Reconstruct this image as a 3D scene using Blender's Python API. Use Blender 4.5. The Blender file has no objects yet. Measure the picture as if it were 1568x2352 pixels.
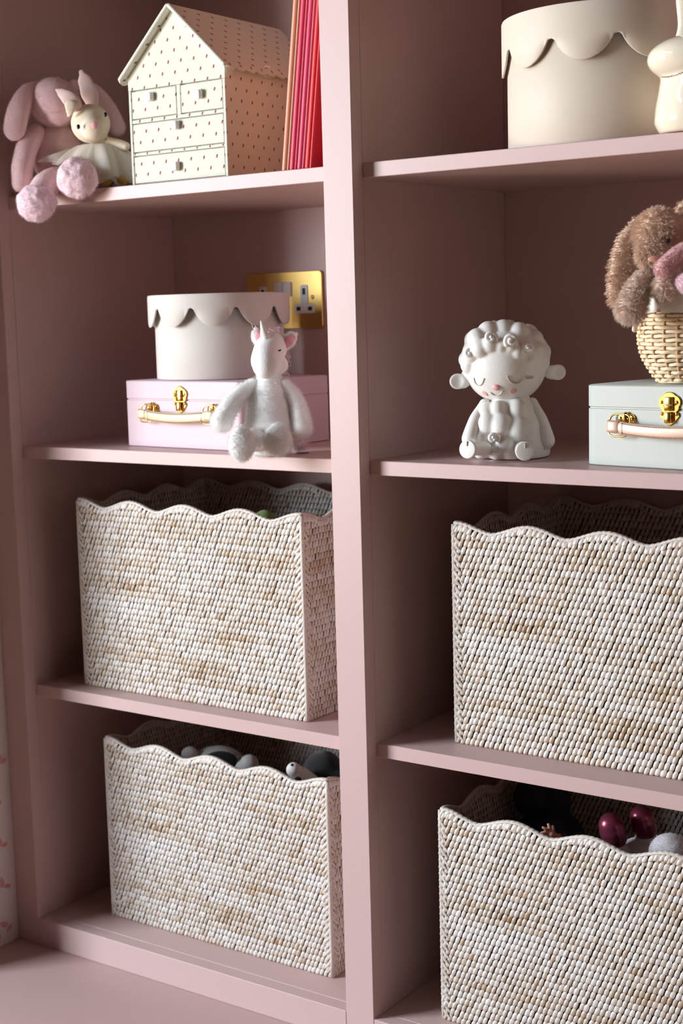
import bpy, bmesh, math, random
import numpy as np
from mathutils import Vector, Matrix, noise

random.seed(7)
rng = np.random.default_rng(7)
SC = bpy.context.scene
COL = SC.collection
PI = math.pi

# ------------------------------------------------------------------ camera
CAM = Vector((1.06672847, -1.49067348, 0.90854889))
CR = Vector((0.81865426, 0.57366778, -0.02665481))
CU = Vector((-0.05511171, 0.12467745, 0.99066555))
CF = Vector((-0.57163616, 0.80954358, -0.13368354))
FPX = 3390.0
cd = bpy.data.cameras.new('camera')
cd.sensor_fit = 'VERTICAL'; cd.sensor_height = 36.0; cd.sensor_width = 24.0
cd.lens = FPX * 36.0 / 2352.0
cd.clip_start = 0.05
cd.dof.use_dof = True
cd.dof.focus_distance = 1.74
cd.dof.aperture_fstop = 7.0
cam = bpy.data.objects.new('camera', cd)
COL.objects.link(cam)
cam.matrix_world = Matrix(((CR.x, CU.x, -CF.x, CAM.x), (CR.y, CU.y, -CF.y, CAM.y),
                           (CR.z, CU.z, -CF.z, CAM.z), (0, 0, 0, 1)))
SC.camera = cam

# ------------------------------------------------------------------ world, lights, exposure
SC.view_settings.view_transform = 'Standard'
SC.view_settings.look = 'None'
SC.view_settings.gamma = 1.0
SC.view_settings.use_curve_mapping = False
SC.view_settings.exposure = 0.0
wd = bpy.data.worlds.new('room_ambient'); SC.world = wd
wd.use_nodes = True
wbg = wd.node_tree.nodes['Background']
wbg.inputs['Color'].default_value = (1.0, 0.60, 0.44, 1)
wbg.inputs['Strength'].default_value = 0.06

def area(name, loc, direction, sx, sy, power, col):
    l = bpy.data.lights.new(name, 'AREA'); l.shape = 'RECTANGLE'
    l.size = sx; l.size_y = sy; l.energy = power; l.color = col
    o = bpy.data.objects.new(name, l); COL.objects.link(o)
    o.location = loc
    o.rotation_euler = Vector(direction).to_track_quat('-Z', 'Y').to_euler()
    return o
# daylight arriving through the window in the left-hand wall
area('window_sky_light', (-2.30, -2.75, 2.00), (1, 0, 0), 3.0, 2.4, 960.0, (0.76, 0.88, 1.0))
area('window_ground_light', (-2.30, -2.75, -0.20), (1, 0, 0), 3.0, 2.0, 500.0, (1.0, 0.82, 0.66))

# ------------------------------------------------------------------ helpers
ORG = {}

def ray(px, py):
    return CF + CR * ((px - 784) / FPX) - CU * ((py - 1176) / FPX)

def at(px, py, y):
    """point on the world plane y=const seen at that pixel"""
    d = ray(px, py)
    return CAM + d * ((y - CAM.y) / d.y)

RH = Vector((0.81895, 0.57387, 0)).normalized()      # to the right, horizontal
BH = Vector((-0.57387, 0.81895, 0)).normalized()     # away from the viewer, horizontal
ZH = Vector((0, 0, 1))

class Fig:
    """a figure's own frame: upright plane through O; p(px,py,b) = point b metres behind that plane"""
    def __init__(s, O):
        s.O = Vector(O)
        s.mm = (s.O - CAM).dot(CF) / FPX
    def p(s, px, py, b=0.0):
        d = ray(px, py)
        t = (s.O + BH * b - CAM).dot(BH) / d.dot(BH)
        return CAM + d * t
    def r(s, px):
        return px * s.mm

def srgb(c):
    return tuple(((v / 255) / 12.92 if v / 255 <= 0.04045 else ((v / 255 + 0.055) / 1.055) ** 2.4) for v in c[:3]) + (1.0,)

def mat(name, col, rough=0.5, metal=0.0, spec=0.5, nscale=0, namt=0.0, bump=0.0, bscale=200, sheen=0.0,
        sss=0.0, coat=0.0, lin=False):
    m = bpy.data.materials.new(name); m.use_nodes = True
    nt = m.node_tree; b = nt.nodes['Principled BSDF']
    c = tuple(col) + ((1.0,) if len(col) == 3 else ()) if lin else srgb(col)
    b.inputs['Base Color'].default_value = c
    b.inputs['Roughness'].default_value = rough
    b.inputs['Metallic'].default_value = metal
    b.inputs['Specular IOR Level'].default_value = spec
    if sheen: b.inputs['Sheen Weight'].default_value = sheen; b.inputs['Sheen Roughness'].default_value = 0.6
    if coat: b.inputs['Coat Weight'].default_value = coat; b.inputs['Coat Roughness'].default_value = 0.03
    if sss:
        b.inputs['Subsurface Weight'].default_value = sss
        b.inputs['Subsurface Radius'].default_value = (0.01, 0.007, 0.005)
        b.inputs['Subsurface Scale'].default_value = 1.0
    tc = nt.nodes.new('ShaderNodeTexCoord')
    if namt:
        n = nt.nodes.new('ShaderNodeTexNoise'); n.inputs['Scale'].default_value = nscale; n.inputs['Detail'].default_value = 5
        nt.links.new(tc.outputs['Object'], n.inputs['Vector'])
        r = nt.nodes.new('ShaderNodeMixRGB'); r.blend_type = 'MIX'
        r.inputs[1].default_value = tuple(max(0, v * (1 - namt)) for v in c[:3]) + (1,)
        r.inputs[2].default_value = tuple(min(1, v * (1 + namt)) for v in c[:3]) + (1,)
        nt.links.new(n.outputs['Fac'], r.inputs[0]); nt.links.new(r.outputs[0], b.inputs['Base Color'])
    if bump:
        n = nt.nodes.new('ShaderNodeTexNoise'); n.inputs['Scale'].default_value = bscale; n.inputs['Detail'].default_value = 3
        nt.links.new(tc.outputs['Object'], n.inputs['Vector'])
        bp = nt.nodes.new('ShaderNodeBump'); bp.inputs['Strength'].default_value = bump; bp.inputs['Distance'].default_value = 0.001
        nt.links.new(n.outputs['Fac'], bp.inputs['Height']); nt.links.new(bp.outputs[0], b.inputs['Normal'])
    return m

class N:
    """tiny node-math helper"""
    def __init__(s, nt): s.nt = nt
    def m(s, op, a, b=None, c=None):
        n = s.nt.nodes.new('ShaderNodeMath'); n.operation = op
        for i, v in enumerate((a, b, c)):
            if v is None: continue
            if isinstance(v, (int, float)): n.inputs[i].default_value = v
            else: s.nt.links.new(v, n.inputs[i])
        return n.outputs[0]

def thing(name, label, cat, loc=(0, 0, 0), group=None):
    o = bpy.data.objects.new(name, None); COL.objects.link(o)
    o.empty_display_size = 0.02
    o.location = loc; o['label'] = label; o['category'] = cat
    if group: o['group'] = group
    ORG[o] = Vector(loc)
    return o

def mk(name, V, F, m, parent=None, smooth=True, label=None, kind=None, tint=None, local=False, uv=False):
    me = bpy.data.meshes.new(name)
    V = np.array([tuple(v) for v in V], dtype=np.float64) if not isinstance(V, np.ndarray) else V
    org = Vector((0, 0, 0))
    if parent is not None:
        org = ORG.get(parent, Vector((0, 0, 0)))
        if not local: V = V - np.array(org)
    me.from_pydata(V.tolist() if len(V) < 200000 else V.tolist(), [], F if isinstance(F, list) else F.tolist())
    me.polygons.foreach_set('use_smooth', [smooth] * len(me.polygons))
    for mm in (m if isinstance(m, (list, tuple)) else [m]): me.materials.append(mm)
    if tint is not None:
        a = me.attributes.new('tint', 'FLOAT', 'POINT'); a.data.foreach_set('value', np.asarray(tint, dtype=np.float32))
    if uv: cube_uv(me)
    me.update()
    o = bpy.data.objects.new(name, me); COL.objects.link(o)
    if parent is not None:
        o.parent = parent; ORG[o] = org
    if label: o['label'] = label
    if kind: o['kind'] = kind
    return o

def cube_uv(me):
    l = me.uv_layers.new(name='UVMap')
    for p in me.polygons:
        n = p.normal
        a = max(range(3), key=lambda i: abs(n[i]))
        for li in p.loop_indices:
            c = me.vertices[me.loops[li].vertex_index].co
            l.data[li].uv = (c.y, c.z) if a == 0 else ((c.x, c.z) if a == 1 else (c.x, c.y))

def bm_out(bm):
    bm.verts.ensure_lookup_table()
    bm.normal_update()
    V = np.array([v.co[:] for v in bm.verts]); F = [[v.index for v in f.verts] for f in bm.faces]
    bm.free()
    return V, F

def box(x0, x1, y0, y1, z0, z1, bev=0.0, seg=2):
    bm = bmesh.new()
    bmesh.ops.create_cube(bm, size=1.0)
    for v in bm.verts:
        v.co = ((x0 + x1) / 2 + v.co.x * (x1 - x0), (y0 + y1) / 2 + v.co.y * (y1 - y0), (z0 + z1) / 2 + v.co.z * (z1 - z0))
    if bev: bmesh.ops.bevel(bm, geom=bm.edges[:], offset=bev, segments=seg, profile=0.5, affect='EDGES')
    bm.verts.index_update()
    return bm_out(bm)

def join(*parts):
    Vs, Fs, n = [], [], 0
    for V, F in parts:
        V = np.array([tuple(v) for v in V]) if not isinstance(V, np.ndarray) else V
        Vs.append(V); Fs += [[i + n for i in f] for f in F]; n += len(V)
    return np.concatenate(Vs), Fs

def xf(VF, M):
    V, F = VF
    V = np.asarray(V); M = np.array(M)
    return V @ M[:3, :3].T + M[:3, 3], F

def frame(o, ax, ay, az):
    return Matrix(((ax[0], ay[0], az[0], o[0]), (ax[1], ay[1], az[1], o[1]), (ax[2], ay[2], az[2], o[2]), (0, 0, 0, 1)))

def cr(pts, t):
    n = len(pts) - 1
    if n == 0: return pts[0]
    i = min(int(t), n - 1); u = t - i
    p1, p2 = pts[i], pts[i + 1]
    p0 = pts[i - 1] if i > 0 else p1 * 2 - p2
    p3 = pts[i + 2] if i + 2 <= n else p2 * 2 - p1
    return 0.5 * ((2 * p1) + (p2 - p0) * u + (2 * p0 - 5 * p1 + 4 * p2 - p3) * u * u + (3 * p1 - p0 - 3 * p2 + p3) * u ** 3)

def limb(pts, rad, seg=20, rings=18, flat=None, ff=1.0, caps=True, nz=0.0, nsc=60, seed=0):
    """rounded tapering tube along a spline; flat/ff squash the section along an axis"""
    pts = [Vector(p) for p in pts]
    rad = list(rad) if isinstance(rad, (list, tuple)) else [rad] * len(pts)
    n = len(pts) - 1
    C, R = [], []
    for k in range(rings + 1):
        t = n * k / rings
        C.append(cr(pts, t))
        i = min(int(t), n - 1); u = t - i; u = u * u * (3 - 2 * u)
        R.append(rad[i] * (1 - u) + rad[i + 1] * u)
    T = [(C[min(k + 1, rings)] - C[max(k - 1, 0)]).normalized() for k in range(rings + 1)]
    full = []
    if caps:
        for k in range(1, 6):
            a = k / 6 * PI / 2
            full.append((C[0] - T[0] * R[0] * math.cos(a), R[0] * math.sin(a), T[0]))
    full += list(zip(C, R, T))
    if caps:
        for k in range(5, 0, -1):
            a = k / 6 * PI / 2
            full.append((C[-1] + T[-1] * R[-1] * math.cos(a), R[-1] * math.sin(a), T[-1]))
    up = Vector((0, 0, 1)) if abs(T[0].z) < 0.9 else Vector((0, 1, 0))
    x = (up - T[0] * up.dot(T[0])).normalized()
    V, F = [], []
    fl = Vector(flat).normalized() if flat is not None else None
    for c, r, t in full:
        x = (x - t * x.dot(t)).normalized(); y = t.cross(x)
        for j in range(seg):
            a = 2 * PI * j / seg
            o = (x * math.cos(a) + y * math.sin(a)) * r
            if fl is not None: o = o - fl * o.dot(fl) * (1 - ff)
            V.append(c + o)
    m = len(full)
    for i in range(m - 1):
        for j in range(seg):
            a, b = i * seg + j, i * seg + (j + 1) % seg
            F.append([a, b, b + seg, a + seg])
    if caps:
        V.append(full[0][0] - full[0][2] * full[0][1] * 0.15); V.append(full[-1][0] + full[-1][2] * full[-1][1] * 0.15)
        s, e = len(V) - 2, len(V) - 1
        for j in range(seg):
            F.append([s, (j + 1) % seg, j]); F.append([e, (m - 1) * seg + j, (m - 1) * seg + (j + 1) % seg])
    else:
        F.append(list(range(seg))[::-1]); F.append([(m - 1) * seg + j for j in range(seg)])
    if nz:
        V = rough(V, F, nz, nsc, seed)
    return np.array([tuple(v) for v in V]), F

def rough(V, F, amt, sc, seed=0):
    me = bpy.data.meshes.new('t'); me.from_pydata([tuple(v) for v in V], [], F); me.update()
    out = []
    for v in me.vertices:
        q = v.co * sc + Vector((seed * 7.3, seed * 3.1, seed))
        out.append(v.co + v.normal * amt * (noise.noise(q) + 0.5 * noise.noise(q * 2.3)))
    bpy.data.meshes.remove(me)
    return out

def ball(c, rx, ry=None, rz=None, axes=(RH, BH, ZH), sub=4, nz=0.0, nsc=60, seed=0):
    ry = rx if ry is None else ry; rz = rx if rz is None else rz
    bm = bmesh.new(); bmesh.ops.create_icosphere(bm, subdivisions=sub, radius=1.0)
    c = Vector(c)
    for v in bm.verts:
        v.co = c + axes[0] * v.co.x * rx + axes[1] * v.co.y * ry + axes[2] * v.co.z * rz
    bm.verts.index_update()
    V, F = bm_out(bm)
    if nz: V = np.array([tuple(v) for v in rough(V, F, nz, nsc, seed)])
    return V, F

def lathe(prof, seg=96, c=(0, 0, 0), close=False):
    """prof = list of (r,z)"""
    V, F = [], []
    for r, z in prof:
        for j in range(seg):
            a = 2 * PI * j / seg
            V.append((c[0] + r * math.cos(a), c[1] + r * math.sin(a), c[2] + z))
    m = len(prof)
    for i in range(m - 1):
        for j in range(seg):
            a, b = i * seg + j, i * seg + (j + 1) % seg
            F.append([a, b, b + seg, a + seg])
    if close:
        F.append(list(range(seg))[::-1]); F.append([(m - 1) * seg + j for j in range(seg)])
    return np.array(V), F

def remesh(o, vox, it=4):
    r = o.modifiers.new('remesh', 'REMESH'); r.mode = 'VOXEL'; r.voxel_size = vox; r.use_smooth_shade = True
    s = o.modifiers.new('smooth', 'SMOOTH'); s.iterations = it; s.factor = 0.5

def fur(o, count, length, slot=1, rough_=0.1, droop=0.25, rad=0.00022, seed=1, kids=0, clump=0.0):
    md = o.modifiers.new('fur', 'PARTICLE_SYSTEM'); ps = md.particle_system; s = ps.settings
    ps.seed = seed
    s.type = 'HAIR'; s.count = count; s.hair_step = 4
    s.use_advanced_hair = True
    s.hair_length = length
    s.emit_from = 'FACE'; s.distribution = 'RAND'; s.use_modifier_stack = False
    q = length / 4
    s.normal_factor = q * 0.9
    s.brownian_factor = rough_ * q
    s.object_align_factor = (0, 0, -droop * q)
    s.factor_random = 0.3 * q
    s.length_random = 0.35
    s.render_step = 3; s.display_step = 3
    s.root_radius = 1.0; s.tip_radius = 0.25; s.radius_scale = rad
    s.material = slot
    if kids:
        s.child_type = 'INTERPOLATED'; s.rendered_child_count = kids; s.child_percent = kids
        s.clump_factor = clump; s.roughness_2 = 0.003; s.child_radius = 0.004
    return ps

# ------------------------------------------------------------------ materials
PAINT = mat('pink_paint', (203, 172, 167), rough=0.42, spec=0.4, bump=0.06, bscale=900)
PAINTW = mat('pink_paint_worktop', (190, 157, 152), rough=0.40, spec=0.4, bump=0.05, bscale=900)
WALLP = mat('wallpaper', (226, 216, 210), rough=0.8, spec=0.2)
PETAL = mat('wallpaper_petal', (216, 156, 156), rough=0.8, spec=0.2)
STEM = mat('wallpaper_stem', (190, 150, 140), rough=0.8, spec=0.2)
WHITEP = mat('white_gloss', (235, 235, 232), rough=0.3)
FLOORM = mat('floor_wood', (190, 165, 140), rough=0.5, nscale=20, namt=0.15)
BRASS = mat('brushed_brass', (222, 186, 112), rough=0.42, metal=1.0, nscale=30, namt=0.08)
GOLD = mat('polished_gold', (232, 190, 105), rough=0.16, metal=1.0)
DARK = mat('dark_slot', (30, 26, 24), rough=0.6)

# ------------------------------------------------------------------ the bookcase and the room around it
W, SW, REC, SL, DEP = 0.576, 0.0439, 0.0215, 0.0463, 0.3749
Z1, Z2, Z3, TH, ZD = 1.0877, 0.72566, 0.36397, 0.0181, -0.0422
PITCH = 0.3619
Z0 = Z1 + PITCH; ZT = Z0 + PITCH
XL, XR = -W - SL, SW + W + SL

bc = thing('bookcase', 'built-in bookcase painted dusty pink, two bays of open shelves', 'bookcase', (0, 0, ZD))
EB = 0.0008
def bpart(name, *a, bev=EB, m=PAINT):
    V, F = box(*a, bev=bev, seg=1)
    return mk(name, V, F, m, bc, smooth=False)
for xa, xb in ((XL, -W), (0, SW), (SW + W, XR)):
    bpart('stile', xa, xb, 0, REC, ZD, ZT)
for xa, xb in ((-W, 0), (SW, SW + W)):
    bpart('bottom_rail', xa, xb, 0, REC, ZD, 0)
    for z in (0.0, Z3, Z2, Z1, Z0):
        bpart('shelf', xa, xb, REC if z else REC, DEP, z - TH, z)
    bpart('top_rail', xa, xb, 0, REC, ZT - 0.06, ZT)
    bpart('top_panel', xa, xb, REC, DEP, ZT - TH, ZT)
    bpart('back_panel', xa, xb, DEP, DEP + 0.012, ZD, ZT)
bpart('side_panel', XL, -W, REC, DEP + 0.012, ZD, ZT)
bpart('divider_panel', 0, SW, REC, DEP + 0.012, ZD, ZT)
bpart('side_panel', SW + W, XR, REC, DEP + 0.012, ZD, ZT)

wt = thing('worktop', 'dusty pink painted worktop running in front of the bookcase', 'worktop', (0, 0, ZD - 0.04))
V, F = box(XL, 1.6, -0.32, DEP + 0.012, ZD - 0.04, ZD, bev=0.002)
mk('top_board', V, F, PAINTW, wt, smooth=False)
bcab = thing('base_cabinet', 'pink base cabinet carrying the worktop under the bookcase', 'cabinet', (0, 0, -0.8))
V, F = box(XL, 1.6, -0.30, DEP, -0.8, ZD - 0.04, bev=0.001)
mk('body', V, F, PAINT, bcab, smooth=False)

# room shell: left wall with the window opening, floor, back wall
def struct(name, VF, m, parent=None):
    o = mk(name, VF[0], VF[1], m, parent, smooth=False)
    o['kind'] = 'structure'
    return o
wx = XL                      # the short return of wall beside the bookcase, papered
lx_ = -1.45                  # the left-hand wall of the room, where the window is
wy0, wy1, wz0, wz1 = -2.10, -1.00, 0.40, 1.60
wl = struct('wall_left', join(box(lx_ - 0.1, wx, -0.18, 0.5, -0.8, 2.4),
                              box(lx_ - 0.1, lx_, -3.2, wy0, -0.8, 2.4), box(lx_ - 0.1, lx_, wy1, -0.18, -0.8, 2.4),
                              box(lx_ - 0.1, lx_, wy0, wy1, -0.8, wz0), box(lx_ - 0.1, lx_, wy0, wy1, wz1, 2.4)), WALLP)
ORG[wl] = Vector((0, 0, 0))
struct('wall_back', box(wx, 2.6, DEP + 0.02, DEP + 0.12, -0.8, 2.4), WALLP)
struct('floor', box(lx_ - 0.1, 2.6, -3.2, 0.5, -0.86, -0.8), FLOORM)
wf = struct('window_1', join(box(lx_ - 0.1, lx_ + 0.012, wy0 - 0.04, wy0 + 0.01, wz0 - 0.04, wz1 + 0.04),
                             box(lx_ - 0.1, lx_ + 0.012, wy1 - 0.01, wy1 + 0.04, wz0 - 0.04, wz1 + 0.04),
                             box(lx_ - 0.1, lx_ + 0.03, wy0, wy1, wz0 - 0.04, wz0 + 0.005),
                             box(lx_ - 0.1, lx_ + 0.012, wy0, wy1, wz1 - 0.005, wz1 + 0.04)), WHITEP)

# printed sprigs on the wallpaper: three petals and a stem, slightly proud of the paper
def petal(cy, cz, ang, L, wd):
    P = []
    for k in range(14):
        a = 2 * PI * k / 14
        u = math.cos(a) * L / 2; w_ = math.sin(a) * wd / 2 * (1 - 0.35 * math.cos(a))
        P.append((wx + 0.0006, cy + u * math.cos(ang) - w_ * math.sin(ang), cz + u * math.sin(ang) + w_ * math.cos(ang)))
    return P, [list(range(14))]
sprigs = []
for px, py, a in ((-2, 1948, 0.5), (5, 2043, 0.3), (9, 2140, 1.2), (-4, 1755, 0.9), (-16, 1850, 0.2)):
    d = ray(px, py); t = (wx - CAM.x) / d.x; q = CAM + d * t
    sprigs.append((q.y, q.z, a))
for i in range(12):
    sprigs.append((-0.03 - rng.random() * 0.12, ZD + 0.05 + rng.random() * 1.5, rng.random() * 6))
for y, z, a in sprigs:
    V, F = join(petal(y, z + 0.012, a + 1.4, 0.018, 0.009), petal(y - 0.011, z - 0.004, a + 0.3, 0.015, 0.008),
                petal(y + 0.010, z + 0.002, a + 2.6, 0.014, 0.007))
    mk('flower_print', V, F, PETAL, wl, smooth=False)

# ------------------------------------------------------------------ brass double socket on the back of the left bay
def rrect(cx, cz, w, h, r, n=6):
    P = []
    for (sx, sz, a0) in ((1, 1, 0), (-1, 1, PI / 2), (-1, -1, PI), (1, -1, 1.5 * PI)):
        for k in range(n + 1):
            a = a0 + k / n * PI / 2
            P.append((cx + sx * (w / 2 - r) + r * math.cos(a), cz + sz * (h / 2 - r) + r * math.sin(a)))
    return P

def plate(P, y0, y1, bev=0.0008):
    """extrude outline P(x,z) from y1 (back) to y0 (front), front edge chamfered"""
    cx = sum(p[0] for p in P) / len(P); cz = sum(p[1] for p in P) / len(P)
    n = len(P); V = []
    def sh(p, d):
        l = math.hypot(p[0] - cx, p[1] - cz) or 1
        return (p[0] - (p[0] - cx) / l * d, p[1] - (p[1] - cz) / l * d)
    for p in P: V.append((p[0], y1, p[1]))
    for p in P: V.append((p[0], y0 + bev, p[1]))
    for p in P:
        q = sh(p, bev); V.append((q[0], y0, q[1]))
    F = []
    for k in range(2):
        for i in range(n):
            a, b = k * n + i, k * n + (i + 1) % n
            F.append([a, b, b + n, a + n])
    F.append([2 * n + i for i in range(n)]); F.append(list(range(n))[::-1])
    return np.array(V), F

sx_, sz_ = -0.3466, 0.9300
so = thing('wall_socket', 'brushed brass double wall socket with white inserts behind the round box', 'socket', (sx_, DEP, sz_))
mk('face_plate', *plate(rrect(sx_, sz_, 0.148, 0.088, 0.005), DEP - 0.005, DEP - 0.0005, 0.0012), BRASS, so, smooth=False)
for dx in (-0.0085, 0.0085):
    mk('switch', *plate(rrect(sx_ + dx, sz_ + 0.0175, 0.0155, 0.022, 0.0015), DEP - 0.0085, DEP - 0.004, 0.001), WHITEP, so, smooth=False)
for s in (-1, 1):
    ox = sx_ + s * 0.0405
    ins = mk('outlet', *join(plate(rrect(ox, sz_ + 0.002, 0.014, 0.042, 0.003), DEP - 0.0066, DEP - 0.004),
                             plate(rrect(ox, sz_ - 0.0135, 0.038, 0.0145, 0.003), DEP - 0.0065, DEP - 0.004)), WHITEP, so, smooth=False)
    for (dx, dz, w_, h_) in ((0, 0.013, 0.0055, 0.010), (-0.011, -0.0135, 0.0075, 0.006), (0.011, -0.0135, 0.0075, 0.006)):
        mk('slot', *plate(rrect(ox + dx, sz_ + dz, w_, h_, 0.0006), DEP - 0.0070, DEP - 0.004, 0.0001), DARK, ins, smooth=False)
    mk('screw', *ball((ox + s * 0.0155, DEP - 0.005, sz_ + 0.004), 0.0032, 0.0018, 0.0032, axes=(Vector((1, 0, 0)), Vector((0, 1, 0)), ZH), sub=3), GOLD, so)

# ------------------------------------------------------------------ scalloped round boxes
def round_box(label, c, rl, rb, h, lid_h, notch, n, phase, m, ml):
    t = thing('round_box', label, 'box', c)
    mk('body', *lathe([(0.0005, 0), (rb - 0.0008, 0), (rb, 0.0008), (rb, h - 0.004), (rb - 0.002, h - 0.004), (rb - 0.002, 0.004), (0.0005, 0.004)], 128, c), m, t)
    seg = n * 26
    V, F = [], []
    top = h
    for j in range(seg):
        a = 2 * PI * j / seg
        s = ((a - phase) * n / (2 * PI)) % 1.0 - 0.5
        q_ = min(abs(s), 0.452); e = (1 - math.sqrt(1 - (1.92 * q_) ** 2)) / 0.503
        zb = top - lid_h + notch * e
        ca, sa = math.cos(a), math.sin(a)
        for r, z in ((0.0005, top), (rl - 0.0025, top), (rl - 0.0007, top - 0.0006), (rl, top - 0.0025), (rl, top - lid_h + notch + 0.0016), (rl, zb + 0.0008), (rl - 0.0006, zb),
                     (rl - 0.0022, zb), (rl - 0.0026, zb + 0.0008), (rl - 0.0026, top - 0.003), (0.0005, top - 0.003)):
            V.append((c[0] + r * ca, c[1] + r * sa, c[2] + z))
    q = 11
    for j in range(seg):
        k = (j + 1) % seg
        for i in range(q - 1):
            F.append([j * q + i, k * q + i, k * q + i + 1, j * q + i + 1])
    o = mk('scalloped_lid', V, F, ml, t)
    for ob in (o,):
        md = ob.modifiers.new('split', 'EDGE_SPLIT'); md.split_angle = math.radians(50)
    return t
CARD = mat('ivory_card', (220, 212, 204), rough=0.6, spec=0.3, bump=0.03, bscale=1500)
CARD2 = mat('cream_card', (212, 197, 180), rough=0.55, spec=0.35, bump=0.03, bscale=1500)
c1 = at(509, 880, 0.175)
round_box('small ivory round box with scalloped lid on top of the pink case', (c1.x, c1.y, Z2 + 0.0952), 0.1025, 0.0930, 0.1195, 0.0455, 0.0255, 10,
          math.radians(-90 + 35 - 17.7), CARD, CARD)
c2 = at(1392, 330, 0.145)
round_box('large cream round box with scalloped lid on the top right shelf', (c2.x, c2.y, Z1 + 0.0005), 0.121, 0.1145, 0.150, 0.062, 0.026, 10,
          math.radians(-90 + 35 - 40), CARD2, CARD2)

# ------------------------------------------------------------------ little suitcases
def case_outline(w, d, r, n=8):
    P = []
    for (sx, sy, a0) in ((1, 1, 0), (-1, 1, PI / 2), (-1, -1, PI), (1, -1, 1.5 * PI)):
        for k in range(n + 1):
            a = a0 + k / n * PI / 2
            P.append((sx * (w / 2 - r) + r * math.cos(a), sy * (d / 2 - r) + r * math.sin(a)))
    return P
def ring_solid(P, levels):
    """stack of outlines: levels = (inset, z); closed top and bottom"""
    n = len(P); V, F = [], []
    for ins, z in levels:
        for x, y in P:
            l = math.hypot(x, y)
            V.append((x - math.copysign(min(ins, abs(x)), x), y - math.copysign(min(ins, abs(y)), y), z))
    for k in range(len(levels) - 1):
        for i in range(n):
            a, b = k * n + i, k * n + (i + 1) % n
            F.append([a, b, b + n, a + n])
    F.append(list(range(n))[::-1]); F.append([(len(levels) - 1) * n + i for i in range(n)])
    return np.array(V), F

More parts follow.
